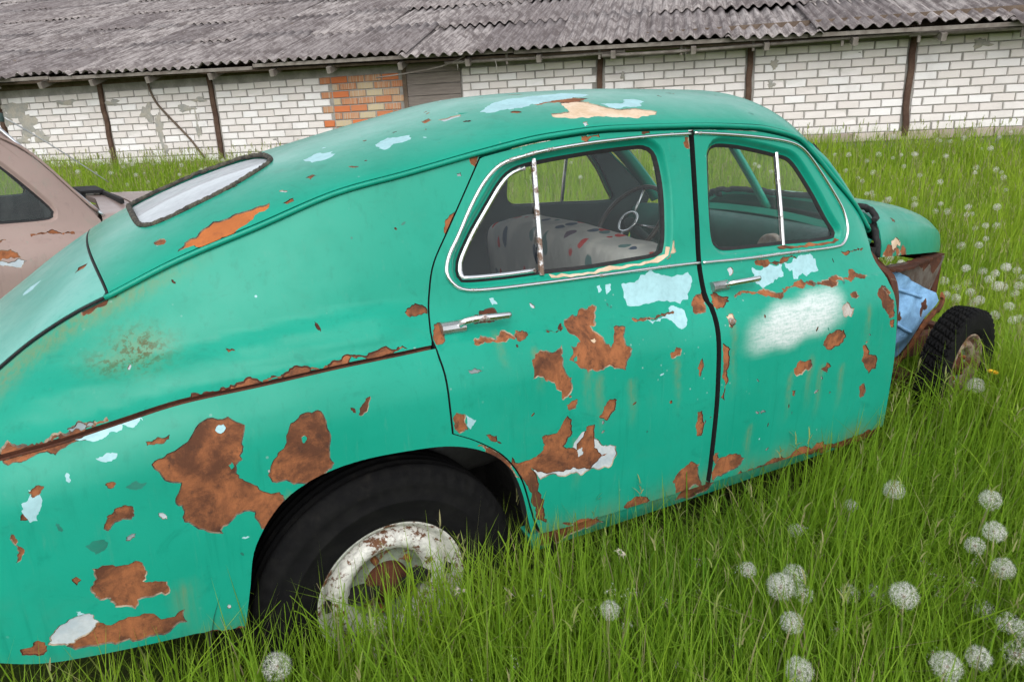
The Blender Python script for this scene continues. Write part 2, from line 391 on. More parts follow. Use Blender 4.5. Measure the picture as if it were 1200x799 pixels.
def make_cloth():
    k = NT('flower_cloth'); v = k.coord(scale=(1, 1, .50))
    wv = k.n('VectorMath', _operation='ADD'); k.set(wv.inputs[0], v)
    nz = k.n('TexNoise', Vector=v, Scale=9.); sc = k.n('VectorMath', _operation='SCALE'); k.set(sc.inputs[0], nz.outputs['Color']); sc.inputs['Scale'].default_value = .05
    k.set(wv.inputs[1], sc.outputs[0])
    vo = k.n('TexVoronoi', Vector=wv.outputs[0], Scale=17.); sp = k.n('SeparateColor', Color=vo.outputs['Color'])
    inside = k.ramp(k.math('ADD', vo.outputs['Distance'], k.math('MULTIPLY', k.noise(v, 30, 2, .5), .25)), .50, .56, 1, 0)
    base = k.mix(k.ramp(nz.outputs['Fac'], .4, .6), (.58, .555, .52), (.44, .43, .415))
    motif = k.mix(k.ramp(sp.outputs[0], .46, .47), (.55, .035, .03), (.05, .08, .14))
    motif = k.mix(k.ramp(sp.outputs[0], .78, .79), motif, (.10, .20, .20))
    on = k.math('MULTIPLY', inside, k.ramp(sp.outputs[1], .42, .43))
    k.bsdf(k.mix(on, base, motif), .9, Specular_IOR_Level=.2, Normal=k.bump(k.noise(v, 22, 4, .6), .4, .02)); MATS['flower_cloth'] = k.m
make_cloth()
simple('seat_leather', (.030, .030, .028), .6, .3, 10, .3)
# ---------------------------------------------------------------- car body surfaces (metres, car frame: x forward, y left, z up)
def hermite(xs, ys):
    xs = np.array(xs, float); ys = np.array(ys, float)
    d = np.diff(ys) / np.diff(xs)
    m = np.zeros_like(ys); m[0] = d[0]; m[-1] = d[-1]
    for i in range(1, len(ys) - 1):
        if d[i-1] * d[i] > 0:
            w1 = 2*(xs[i+1]-xs[i]) + xs[i]-xs[i-1]; w2 = xs[i+1]-xs[i] + 2*(xs[i]-xs[i-1])
            m[i] = (w1+w2) / (w1/d[i-1] + w2/d[i])
    def f(x):
        x = np.clip(np.asarray(x, float), xs[0], xs[-1])
        i = np.clip(np.searchsorted(xs, x) - 1, 0, len(xs)-2)
        h = xs[i+1]-xs[i]; t = (x-xs[i])/h
        return ((2*t**3-3*t**2+1)*ys[i] + (t**3-2*t**2+t)*h*m[i] + (-2*t**3+3*t**2)*ys[i+1] + (t**3-t**2)*h*m[i+1])
    return f
def smooth01(a, b, x):
    t = np.clip((np.asarray(x, float)-a)/(b-a), 0, 1); return t*t*(3-2*t)
class Body:
    def __init__(s):
        s.zd = hermite([-1.2,-1.05,-.95,-.831,-.755,-.661,-.591,-.447,-.251,-.034,.126,.358,.554,.781,1.075,1.358,1.473,1.582,1.652,1.794,1.943,2.024,2.12,2.2],
                       [.58,.77,.865,.965,1.023,1.078,1.109,1.174,1.244,1.321,1.356,1.41,1.448,1.469,1.473,1.465,1.45,1.425,1.383,1.279,1.164,1.08,1.0,.93])
        s.yd = hermite([-1.2,-1.12,-1.0,-.83,-.6,-.25,0,.36,.8,1.08,1.4,1.6,2.04,2.2],
                       [.25,.38,.45,.500,.530,.552,.567,.598,.636,.645,.643,.640,.656,.67])
        s.zs = hermite([-1.2,-1.0,-.83,-.74,-.63,-.476,-.33,-.129,.037,.112,.35,.73,1.08,1.52,1.93,2.2],
                       [.66,.79,.838,.853,.876,.905,.915,.929,.936,.939,.932,.930,.928,.931,.925,.92])
        s.k = hermite([-1.24,-1.2,-1.12,-1.0,-.83,-.5,-.2,.05,.5,2.0,2.4], [.30,.50,.68,.82,.925,.972,.993,1,1,1,.985])
        s.low = hermite([.05,.20,.27,.314,.441,.586,.734,.81,.86,.895,.927], [.78,.828,.843,.850,.856,.858,.851,.843,.830,.813,.790])
        s.gup = hermite([0,.04,.12,.21,.46,.58,.80,1], [1,.88,.74,.62,.435,.34,.165,0])
        s.zc = hermite([-1.2,-1.0,-.79,-.56,-.3,0,.3,.6,.9,1.2,1.45,1.57,1.66,1.8,2.04,2.2],
                       [.64,.887,1.043,1.203,1.323,1.411,1.492,1.562,1.587,1.600,1.601,1.601,1.593,1.474,1.228,1.07])
    def side(s, X, z):
        """half width of the side at station X, height z"""
        X = np.asarray(X, float); z = np.asarray(z, float)
        zs = s.zs(X); zd = np.maximum(s.zd(X), zs+.02)
        zr = .05 + (z-.05)/(zs-.05)*(.927-.05)
        ylo = s.k(X)*s.low(np.clip(zr, .05, .927))
        ys = s.k(X)*s.low(.927) - .009
        u = (z-zs)/(zd-zs)
        yup = s.yd(X) + (ys-s.yd(X))*s.gup(np.clip(u, 0, 1))
        # soft crease running along the quarter panel
        zk = .935 + .085*smooth01(-.83, .0, X)
        rear = 1-smooth01(-.02, .14, X)
        yup = yup + rear*.024*(1-smooth01(-.010, .030, z-zk))*smooth01(0, .05, z-zs)
        y = np.where(z <= zs, ylo, yup)
        # small dents so that reflections wander
        y = y + .0007*np.sin(5.1*X+3.3*z)*np.sin(7.7*z-2.1*X+1) + .0003*np.sin(13*X-9*z+.7)
        return y
    def crown(s, t):
        return (1-np.abs(np.clip(t,-1,1))**2.3)**.80
    def roof(s, X, y):
        X = np.asarray(X, float); y = np.asarray(y, float)
        t = y/s.yd(X)
        a = s.zd(X)+.006
        return a + (s.zc(X)-a)*s.crown(t) + .001*np.sin(6*X+2*y)*np.sin(5*y-1.3*X)
OUT = {
 'rear_door_rear': [(.358,1.408),(.291,1.307),(.226,1.211),(.170,1.128),(.145,1.054),(.127,.984),(.117,.933),(.123,.873),(.126,.784),(.129,.718),(.199,.680),(.276,.620),(.332,.537),(.365,.431),(.381,.378)],
 'rear_win': [(.237,1.091),(.241,1.133),(.285,1.200),(.345,1.273),(.395,1.332),(.433,1.363),(.484,1.380),(.573,1.394),(.715,1.410),(.837,1.419),(.894,1.420),(.928,1.405),(.945,1.372),(.957,1.290),(.955,1.195),(.945,1.112),(.916,1.086),(.799,1.079),(.650,1.073),(.497,1.073),(.367,1.071),(.254,1.075)],
 'rear_chrome': [(1.068,1.448),(.913,1.443),(.709,1.429),(.557,1.411),(.471,1.394),(.407,1.375),(.355,1.336),(.305,1.275),(.252,1.196),(.216,1.146),(.202,1.105),(.214,1.075),(.248,1.054),(.329,1.048),(.493,1.048),(.745,1.051),(.923,1.052),(1.072,1.050)],
 'front_win': [(1.151,1.386),(1.160,1.402),(1.191,1.418),(1.273,1.414),(1.373,1.399),(1.475,1.380),(1.551,1.361),(1.618,1.303),(1.687,1.226),(1.748,1.143),(1.787,1.095),(1.778,1.071),(1.676,1.067),(1.503,1.072),(1.348,1.074),(1.215,1.077),(1.177,1.086),(1.152,1.113),(1.145,1.182),(1.147,1.296)],
 'front_chrome': [(1.083,1.450),(1.232,1.443),(1.376,1.432),(1.506,1.417),(1.584,1.397),(1.648,1.357),(1.731,1.279),(1.811,1.190),(1.838,1.136),(1.840,1.090),(1.806,1.048),(1.742,1.038),(1.513,1.042),(1.283,1.043),(1.087,1.049)],
 'front_door_front': [(1.977,1.015),(1.992,.944),(1.975,.906),(1.988,.853),(2.000,.772),(2.011,.635),(2.017,.529),(2.021,.419),(2.026,.316)],
 'arch': [(-.427,.327),(-.406,.433),(-.382,.544),(-.314,.639),(-.230,.684),(-.125,.703),(.007,.700),(.125,.684),(.224,.643),(.297,.576),(.336,.487),(.360,.384)],
 'fender_bottom': [(-.807,.366),(-.675,.358),(-.534,.350),(-.427,.327)],
 'rear_vent': [(.514,1.391),(.505,1.240),(.497,1.070)],
 'front_vent': [(1.479,1.383),(1.484,1.235),(1.490,1.070)],
}
PATCH = {
 'fender': [
  ('rust', [(-.567,.791),(-.551,.801),(-.528,.810),(-.490,.827),(-.477,.843),(-.462,.860),(-.443,.868),(-.423,.863),(-.401,.865),(-.386,.852),(-.369,.842),(-.374,.824),(-.380,.808),(-.382,.784),(-.400,.755),(-.402,.737),(-.387,.715),(-.361,.696),(-.334,.670),(-.315,.670),(-.319,.625),(-.333,.583),(-.357,.583),(-.371,.609),(-.374,.632),(-.396,.640),(-.413,.636),(-.429,.621),(-.447,.597),(-.479,.610),(-.496,.621),(-.522,.645),(-.533,.693),(-.525,.716),(-.516,.738),(-.547,.751),(-.555,.772)]),
  ('blue', [(-.432,.841),(-.423,.851),(-.413,.851),(-.409,.843),(-.415,.835),(-.428,.835)]),
  ('teal', [(-.416,.759),(-.408,.765),(-.404,.754),(-.412,.748)]),
  ('rust', [(-.329,.698),(-.308,.767),(-.278,.816),(-.235,.847),(-.207,.848),(-.190,.819),(-.184,.782),(-.183,.712),(-.203,.693),(-.227,.673),(-.255,.675),(-.289,.688)]),
  ('teal', [(-.252,.792),(-.244,.795),(-.244,.780),(-.250,.777)]),
  ('rust', [(-.711,.581),(-.673,.581),(-.644,.573),(-.616,.570),(-.621,.523),(-.598,.518),(-.575,.509),(-.574,.478),(-.607,.478),(-.638,.479),(-.646,.458),(-.684,.475),(-.712,.506),(-.723,.531),(-.708,.554)]),
  ('rust', [(-.735,.429),(-.727,.450),(-.698,.432),(-.663,.443),(-.619,.438),(-.600,.415),(-.572,.413),(-.550,.426),(-.548,.390),(-.576,.385),(-.628,.377),(-.698,.378),(-.755,.389),(-.788,.402),(-.763,.415)]),
  ('rust', [(-.872,.415),(-.837,.432),(-.825,.424),(-.824,.401),(-.844,.392),(-.872,.399)]),
  ('white', [(-.803,.449),(-.772,.470),(-.733,.474),(-.718,.447),(-.736,.425),(-.763,.415),(-.788,.404),(-.821,.416)]),
  ('rust', [(-.676,.666),(-.667,.694),(-.650,.708),(-.632,.713),(-.615,.706),(-.622,.677),(-.653,.677),(-.669,.660)]),
  ('blue', [(-.811,.751),(-.795,.777),(-.777,.767),(-.789,.711),(-.803,.709),(-.812,.730)]),
  ('rust', [(-.796,.772),(-.784,.780),(-.766,.780),(-.778,.764),(-.790,.760)]),
  ('rust', [(-.659,.764),(-.647,.769),(-.638,.764),(-.644,.755),(-.655,.756)]),
  ('rust', [(-.752,.566),(-.743,.570),(-.735,.560),(-.745,.548)]),
  ('rust', [(-.839,.690),(-.831,.677),(-.826,.658),(-.834,.628),(-.842,.625),(-.835,.654),(-.843,.679)]),
  ('rust', [(-.570,.840),(-.547,.845),(-.522,.847),(-.533,.833),(-.569,.831)]),
  ('blue', [(-.667,.820),(-.651,.824),(-.626,.824),(-.630,.815),(-.656,.812)]),
  ('rust', [(-.113,.819),(-.099,.843),(-.078,.857),(-.085,.840),(-.105,.815)]),
  ('rust', [(-.836,.836),(-.794,.843),(-.768,.848),(-.710,.860),(-.662,.869),(-.621,.877),(-.618,.871),(-.664,.862),(-.711,.850),(-.769,.839),(-.831,.829)]),
  ('blue', [(-.703,.859),(-.662,.869),(-.613,.877),(-.571,.885),(-.568,.878),(-.631,.865),(-.680,.856)]),
  ('green2', [(-.623,.751),(-.600,.762),(-.581,.754),(-.603,.741)]),
  ('green2', [(-.716,.635),(-.701,.644),(-.679,.643),(-.676,.625),(-.700,.611)]),
  ('rust', [(-.524,.341),(-.479,.339),(-.428,.333),(-.431,.324),(-.477,.323),(-.519,.326)]),
  ('rust', [(.199,.666),(.237,.654),(.276,.622),(.302,.585),(.327,.538),(.310,.548),(.275,.592),(.236,.627)]),
 ],
 'quarter': [
  ('rust', [(-.468,.907),(-.445,.909),(-.419,.913),(-.396,.917),(-.381,.919),(-.352,.922),(-.318,.920),(-.286,.926),(-.250,.930),(-.205,.935),(-.123,.939),(-.084,.943),(-.049,.944),(-.001,.949),(.035,.949),(.046,.941),(.003,.935),(-.059,.932),(-.132,.927),(-.257,.918),(-.386,.911),(-.440,.907)]),
  ('rust', [(-.838,.841),(-.806,.848),(-.741,.862),(-.702,.872),(-.675,.877),(-.635,.884),(-.632,.879),(-.676,.870),(-.730,.859),(-.795,.846),(-.837,.838)]),
  ('grey', [(-.713,.868),(-.693,.878),(-.670,.878),(-.657,.880),(-.671,.872),(-.704,.865)]),
  ('rust', [(.066,1.020),(.101,1.037),(.118,1.031),(.130,1.021),(.128,1.007),(.096,1.006)]),
  ('rust', [(.318,1.399),(.335,1.406),(.353,1.405),(.331,1.363),(.321,1.377)]),
  ('rust', [(.238,1.250),(.254,1.258),(.232,1.215),(.216,1.194),(.214,1.211)]),
  ('grey', [(.276,1.356),(.289,1.358),(.289,1.349),(.277,1.347)]),
  ('rust', [(-.623,1.106),(-.593,1.109),(-.575,1.110),(-.592,1.102),(-.623,1.082),(-.649,1.068),(-.654,1.073)]),
  ('rust', [(-.374,.987),(-.360,.987),(-.354,.982),(-.369,.980)]),
 ],
 'rear_door': [
  ('rust', [(.518,.929),(.548,.951),(.594,.969),(.650,.967),(.628,.935),(.601,.925),(.631,.892),(.650,.862),(.667,.890),(.677,.913),(.719,.908),(.707,.858),(.725,.846),(.695,.788),(.654,.800),(.621,.808),(.560,.804),(.530,.826),(.501,.850),(.515,.886),(.550,.892),(.538,.909)]),
  ('cream', [(.586,.892),(.602,.894),(.608,.887),(.592,.884)]),
  ('teal', [(.516,.852),(.529,.857),(.529,.845),(.517,.842)]),
  ('rust', [(.382,.869),(.415,.890),(.487,.893),(.479,.837),(.504,.801),(.502,.760),(.472,.740),(.468,.766),(.446,.795),(.411,.818),(.379,.819)]),
  ('rust', [(.482,.724),(.522,.733),(.515,.709),(.492,.706)]),
  ('rust', [(.596,.665),(.615,.693),(.634,.710),(.661,.705),(.656,.674),(.625,.646)]),
  ('rust', [(.868,.810),(.893,.825),(.916,.813),(.909,.796),(.879,.791)]),
  ('white', [(.368,.549),(.391,.567),(.495,.570),(.506,.595),(.536,.631),(.560,.636),(.592,.596),(.618,.568),(.663,.556),(.669,.526),(.651,.493),(.597,.493),(.535,.490),(.462,.507),(.395,.515)]),
  ('rust', [(.302,.611),(.335,.587),(.393,.599),(.399,.647),(.450,.648),(.468,.672),(.486,.692),(.500,.678),(.496,.627),(.471,.601),(.519,.578),(.533,.608),(.551,.644),(.581,.645),(.582,.593),(.600,.550),(.632,.538),(.596,.519),(.565,.502),(.509,.523),(.443,.526),(.397,.539),(.363,.561),(.387,.481),(.412,.403),(.420,.365),(.383,.394),(.364,.459),(.338,.530)]),
  ('white', [(.519,.575),(.537,.582),(.544,.558),(.526,.552)]),
  ('rust', [(.907,.367),(.932,.398),(.981,.423),(1.021,.403),(1.041,.325),(1.046,.300),(.961,.305),(.923,.310)]),
  ('rust', [(.711,.332),(.740,.348),(.777,.350),(.818,.320),(.783,.306),(.737,.311)]),
  ('rust', [(.482,.342),(.578,.329),(.616,.324),(.578,.314),(.521,.317)]),
  ('rust', [(.137,.982),(.161,.984),(.162,.960),(.153,.946),(.122,.941),(.123,.956)]),
  ('rustdark', [(.244,.976),(.259,.990),(.277,.999),(.322,1.000),(.332,.973),(.284,.967),(.251,.969)]),
  ('rust', [(.135,.744),(.142,.774),(.166,.764),(.173,.720),(.147,.714)]),
  ('blue', [(.169,.762),(.197,.741),(.179,.719),(.170,.735)]),
  ('rust', [(.223,.692),(.257,.684),(.270,.656),(.240,.671)]),
  ('cream', [(.960,1.135),(.974,1.128),(.979,1.093),(.946,1.073),(.817,1.067),(.691,1.067),(.692,1.074),(.818,1.073),(.919,1.081),(.952,1.109)]),
  ('rust', [(.665,1.446),(.726,1.453),(.728,1.442),(.664,1.436)]),
  ('rust', [(.876,1.459),(.908,1.460),(.910,1.450),(.878,1.448)]),
  ('rust', [(1.043,1.438),(1.060,1.438),(1.060,1.402),(1.043,1.407)]),
  ('blue', [(.754,1.018),(.820,1.024),(.929,1.025),(1.021,1.026),(1.032,.996),(.998,.946),(.924,.947),(.840,.952),(.759,.957),(.756,.989)]),
  ('blue', [(.806,.917),(.883,.921),(.960,.922),(.947,.880),(.898,.899),(.821,.902)]),
  ('rust', [(1.005,.934),(1.034,.955),(1.074,.963),(1.068,.941),(1.042,.907),(.991,.913)]),
  ('blue', [(.313,1.025),(.327,1.025),(.335,1.009),(.319,1.007)]),
  ('blue', [(.665,1.020),(.678,1.024),(.680,1.009),(.667,1.003)]),
  ('blue', [(.696,1.022),(.717,1.022),(.713,1.006),(.695,.995)]),
  ('rust', [(.980,.743),(1.001,.775),(1.008,.746),(.991,.712)]),
  ('rust', [(.987,.595),(1.009,.596),(1.015,.507),(.992,.513)]),
  ('rust', [(.223,.931),(.289,.932),(.348,.934),(.391,.936),(.388,.931),(.349,.924),(.286,.926),(.229,.926)]),
  ('rust', [(.360,.934),(.385,.939),(.396,.932),(.369,.919),(.353,.921)]),
  ('rust', [(.458,.932),(.516,.933),(.509,.931),(.451,.930)]),
  ('rust', [(.751,.926),(.868,.926),(.919,.924),(.916,.919),(.864,.919),(.754,.919)]),
  ('grey', [(.187,.874),(.208,.877),(.231,.867),(.215,.863),(.190,.868)]),
  ('rust', [(.536,1.071),(.605,1.072),(.610,1.064),(.544,1.064)]),
  ('rust', [(.303,1.064),(.352,1.064),(.392,1.062),(.385,1.056),(.312,1.056)]),
 ],
 'front_door': [
  ('rust', [(1.089,.808),(1.104,.797),(1.123,.783),(1.120,.746),(1.111,.699),(1.106,.653),(1.106,.612),(1.088,.624),(1.088,.700)]),
  ('blue', [(1.306,1.013),(1.377,1.018),(1.450,1.016),(1.448,.969),(1.403,.965),(1.372,.952),(1.333,.943),(1.307,.964)]),
  ('blue', [(1.459,1.018),(1.542,1.027),(1.607,1.030),(1.631,1.010),(1.633,.969),(1.562,.957),(1.545,.970),(1.515,.953),(1.494,.955),(1.498,.986),(1.469,.994)]),
  ('pale', [(1.674,.840),(1.710,.862),(1.746,.834),(1.728,.804),(1.696,.807)]),
  ('rust', [(1.735,.884),(1.773,.890),(1.784,.871),(1.767,.864),(1.739,.871)]),
  ('rust', [(1.888,.866),(1.928,.893),(1.957,.869),(1.982,.813),(1.984,.774),(1.941,.786),(1.910,.816)]),
  ('rust', [(1.577,.722),(1.592,.748),(1.609,.764),(1.655,.769),(1.702,.734),(1.672,.707),(1.610,.701)]),
  ('rust', [(1.432,.663),(1.466,.688),(1.518,.683),(1.530,.654),(1.499,.647),(1.479,.632),(1.450,.631)]),
  ('rust', [(1.579,.636),(1.608,.657),(1.635,.636),(1.615,.613)]),
  ('rust', [(1.809,.628),(1.816,.660),(1.807,.685),(1.824,.687),(1.848,.645),(1.904,.619),(1.903,.578),(1.865,.564),(1.833,.594)]),
  ('rust', [(1.819,.522),(1.848,.529),(1.857,.474),(1.837,.471)]),
  ('rust', [(1.084,.343),(1.094,.377),(1.114,.401),(1.182,.400),(1.234,.370),(1.220,.347),(1.189,.335),(1.131,.324),(1.097,.316)]),
  ('rust', [(1.099,.305),(1.193,.299),(1.268,.317),(1.366,.322),(1.488,.322),(1.593,.313),(1.715,.308),(1.841,.311),(1.934,.315),(2.002,.322),(2.038,.277),(1.913,.269),(1.730,.273),(1.510,.282),(1.287,.283),(1.144,.274)]),
  ('cream', [(1.121,.888),(1.149,.892),(1.160,.870),(1.145,.856),(1.125,.851)]),
  ('rust', [(1.122,.872),(1.146,.875),(1.153,.861),(1.131,.848)]),
  ('rust', [(1.095,.950),(1.125,.950),(1.168,.933),(1.141,.924),(1.091,.906),(1.082,.922)]),
  ('rust', [(1.192,.935),(1.272,.937),(1.354,.937),(1.479,.936),(1.614,.935),(1.755,.932),(1.883,.930),(1.882,.926),(1.737,.927),(1.598,.930),(1.466,.931),(1.301,.929),(1.192,.928)]),
  ('rust', [(1.325,1.028),(1.389,1.030),(1.510,1.027),(1.535,1.019),(1.408,1.020),(1.336,1.019)]),
  ('rust', [(1.786,1.021),(1.894,1.023),(1.933,1.016),(1.864,1.014),(1.794,1.011)]),
  ('rust', [(1.925,.887),(1.948,.882),(1.970,.862),(1.948,.858)]),
  ('rust', [(1.084,.396),(1.087,.427),(1.103,.423),(1.102,.375)]),
  ('rust', [(1.959,.761),(1.985,.760),(1.991,.723),(1.969,.730)]),
  ('white', [(1.191,1.017),(1.212,1.023),(1.215,1.003),(1.197,.995)]),
  ('rust', [(1.433,.583),(1.452,.580),(1.451,.557),(1.437,.563)]),
  ('grey', [(1.258,.540),(1.300,.537),(1.310,.526),(1.272,.527)]),
 ],
 'roof': [
  ('orange', [(-.433,-.526),(-.413,-.505),(-.369,-.486),(-.337,-.471),(-.276,-.484),(-.235,-.491),(-.202,-.499),(-.209,-.519),(-.252,-.534),(-.290,-.543),(-.332,-.545),(-.388,-.542)]),
  ('cream', [(.631,-.518),(.696,-.520),(.723,-.423),(.779,-.387),(.823,-.443),(.852,-.522),(.912,-.539),(.996,-.571),(.964,-.594),(.822,-.597),(.722,-.586),(.662,-.568),(.627,-.547)]),
  ('rust', [(.661,-.355),(.756,-.294),(.805,-.322),(.856,-.396),(.803,-.425),(.710,-.417),(.645,-.421)]),
  ('blue', [(.474,-.362),(.603,-.275),(.694,-.268),(.806,-.270),(.898,-.337),(.805,-.363),(.701,-.382),(.589,-.422),(.504,-.404)]),
  ('blue', [(.848,-.472),(.968,-.436),(1.019,-.479),(.971,-.521),(.861,-.532)]),
  ('white', [(.359,-.305),(.399,-.312),(.438,-.316),(.417,-.347),(.361,-.344)]),
  ('blue', [(.131,-.379),(.184,-.332),(.238,-.377),(.223,-.414),(.174,-.404),(.139,-.430)]),
  ('blue', [(-.055,-.285),(-.005,-.257),(.030,-.296),(-.000,-.353),(-.044,-.344)]),
  ('rust', [(-.093,-.446),(-.072,-.440),(-.065,-.456),(-.085,-.469)]),
  ('rust', [(-.176,-.528),(-.160,-.525),(-.146,-.524),(-.149,-.539),(-.168,-.538)]),
  ('rust', [(-.474,-.428),(-.460,-.427),(-.450,-.446),(-.456,-.467),(-.471,-.453)]),
  ('white', [(.685,-.609),(.704,-.604),(.698,-.621),(.683,-.625)]),
 ],
}
# ---------------------------------------------------------------- terrain: level round the cars, rising to the barn
WA = math.radians(-40.943); WR = math.radians(-2.718)
WO = np.array([3.0, 8.0987, .9])
WD = np.array([math.cos(WA), math.sin(WA)]); WN = np.array([-math.sin(WA), math.cos(WA)])
def ground_z(x, y):
    x = np.asarray(x, float); y = np.asarray(y, float)
    s = (x-WO[0])*WD[0]+(y-WO[1])*WD[1]; n = (x-WO[0])*WN[0]+(y-WO[1])*WN[1]
    zw = .62+.035*np.clip(s, -14, 14)
    b = np.clip((n+7.0)/6.6, 0, 1); b = b*b*(1.35-.35*b)
    e = .25*np.exp(-(((x-2.95)/.85)**2+((y+1.05)/.55)**2))+.05*np.exp(-(((x-.4)/.8)**2+((y+1.25)/.35)**2))
    return e-.08+b*(zw+.08)+.018*np.sin(1.7*x+.6*y)*np.sin(1.3*y-.5*x)+.01*np.sin(4.1*x)*np.sin(3.7*y)
# ---------------------------------------------------------------- ground sheet
k = NT('soil'); v = k.coord()
f = k.noise(v, 3, 6, .65); g = k.noise(v, 30, 5, .7)
c = k.mix(k.ramp(f, .35, .65), (.045, .075, .018), (.06, .062, .025)); c = k.mix(k.ramp(g, .45, .75, 0, .7), c, (.035, .06, .012))
k.bsdf(c, .95, Specular_IOR_Level=.1, Normal=k.bump(g, .6, .03)); MATS['soil'] = k.m
gx = np.unique(np.concatenate([np.linspace(-90, -14, 14), np.linspace(-14, 18, 129), np.linspace(18, 100, 14)])); gy = np.unique(np.concatenate([np.linspace(-80, -8, 12), np.linspace(-8, 22, 121), np.linspace(22, 110, 14)]))
X, Y = np.meshgrid(gx, gy, indexing='ij'); co = np.stack([X, Y, ground_z(X, Y)], -1).reshape(-1, 3); ny = len(gy)
ii = (np.arange(len(gx)-1)[:, None]*ny+np.arange(ny-1)[None]).ravel()
tag(raw_mesh('ground', co, np.concatenate([np.stack([ii, ii+ny, ii+ny+1], 1), np.stack([ii, ii+ny+1, ii+1], 1)]), ['soil']), kind='structure')

# ---------------------------------------------------------------- barn materials
def brick_mat(name, cols, rough=.85, dirt=.35, stripes=False):
    k = NT(name); v = k.coord('Object'); oi = k.n('ObjectInfo'); ge = k.n('NewGeometry')
    r = k.math('FRACT', k.math('ADD', oi.outputs['Random'], ge.outputs['Random Per Island']))
    c = k.mix(k.ramp(r, .0, .5), cols[0], cols[1]); c = k.mix(k.ramp(r, .55, .95), c, cols[2])
    # world position keeps stains running over neighbouring bricks
    wv = k.n('Mapping', Vector=ge.outputs['Position']).outputs[0]
    big = k.noise(wv, 1.6, 5, .65); fine = k.noise(wv, 55, 5, .7)
    c = k.mix(k.ramp(big, .50, .72, 0, dirt), c, tuple(q*.55 for q in cols[1])); c = k.mix(k.ramp(fine, .58, .8, 0, .5), c, tuple(q*.5 for q in cols[0]))
    if stripes:
        cx_ = k.n('CombineXYZ', X=k.math('MULTIPLY', r, 37.)); ad = k.n('VectorMath', _operation='ADD'); k.set(ad.inputs[0], v); k.set(ad.inputs[1], cx_.outputs[0])
        st = k.noise(k.n('Mapping', Vector=ad.outputs[0], Scale=(38, 1, 1)).outputs[0], 1.5, 2, .5); sel = k.ramp(r, .3, .36)
        c = k.mix(k.math('MULTIPLY', k.ramp(st, .52, .58), sel), c, (.42, .36, .28))
    k.bsdf(c, rough, Specular_IOR_Level=.2, Normal=k.bump(fine, .5, .006)); MATS[name] = k.m
brick_mat('silicate_brick', [(.66, .625, .615), (.61, .565, .545), (.70, .68, .68)], dirt=.30)
brick_mat('red_brick', [(.52, .155, .06), (.42, .19, .10), (.46, .38, .25)], stripes=True)
brick_mat('plinth_stone', [(.42, .35, .31), (.34, .28, .25), (.48, .42, .38)])
simple('mortar', (.31, .295, .275), .95, .3, 5, .6, 60, coord='Object')
simple('cement', (.27, .27, .255), .95, .35, 7, .8, 50, color2=(.36, .33, .28))
simple('old_timber', (.085, .058, .040), .9, .5, 8, .5, 60, color2=(.13, .095, .07))
simple('post_brown', (.055, .027, .017), .9, .5, 10, .5, 60, color2=(.095, .055, .036))
simple('grey_timber', (.20, .18, .158), .9, .4, 6, .5, 50, color2=(.12, .10, .085))
simple('dark_void', (.012, .011, .010), .95, .2, 5, 0)
def plank_mat():
    k = NT('plank'); v = k.coord('Object', (2, 30, 30)); oi = k.n('ObjectInfo'); f = k.noise(v, 1.5, 6, .7)
    c = k.mix(k.ramp(f, .35, .65), (.19, .16, .14), (.29, .25, .225)); c = k.mix(k.math('MULTIPLY', oi.outputs['Random'], .5), c, (.07, .055, .05))
    k.bsdf(c, .9, Normal=k.bump(f, .5, .01)); MATS['plank'] = k.m
plank_mat()
def roof_mat():
    k = NT('asbestos'); v = k.coord('Object'); oi = k.n('ObjectInfo'); ge = k.n('NewGeometry')
    wv = k.n('Mapping', Vector=ge.outputs['Position']).outputs[0]
    c = k.mix(oi.outputs['Random'], (.20, .178, .178), (.36, .33, .32))
    st = k.noise(k.n('Mapping', Vector=v, Scale=(22, 1.3, 22)).outputs[0], 1.6, 6, .7)
    c = k.mix(k.ramp(st, .40, .66, 0, .85), c, (.085, .068, .068))
    blot = k.noise(wv, 2.6, 6, .7, .5); c = k.mix(k.ramp(blot, .46, .62, 0, .8), c, (.10, .083, .082))
    lich = k.noise(wv, 20, 5, .75); c = k.mix(k.ramp(lich, .60, .68, 0, .8), c, (.50, .47, .43))
    moss = k.noise(wv, 9, 6, .75, .4); c = k.mix(k.ramp(moss, .62, .70, 0, .75), c, (.17, .13, .075))
    dk = k.noise(wv, 34, 4, .7); c = k.mix(k.ramp(dk, .60, .70, 0, .7), c, (.06, .05, .048))
    k.bsdf(c, .92, Specular_IOR_Level=.2, Normal=k.bump(k.math('ADD', lich, dk), .45, .01)); MATS['asbestos'] = k.m
roof_mat()

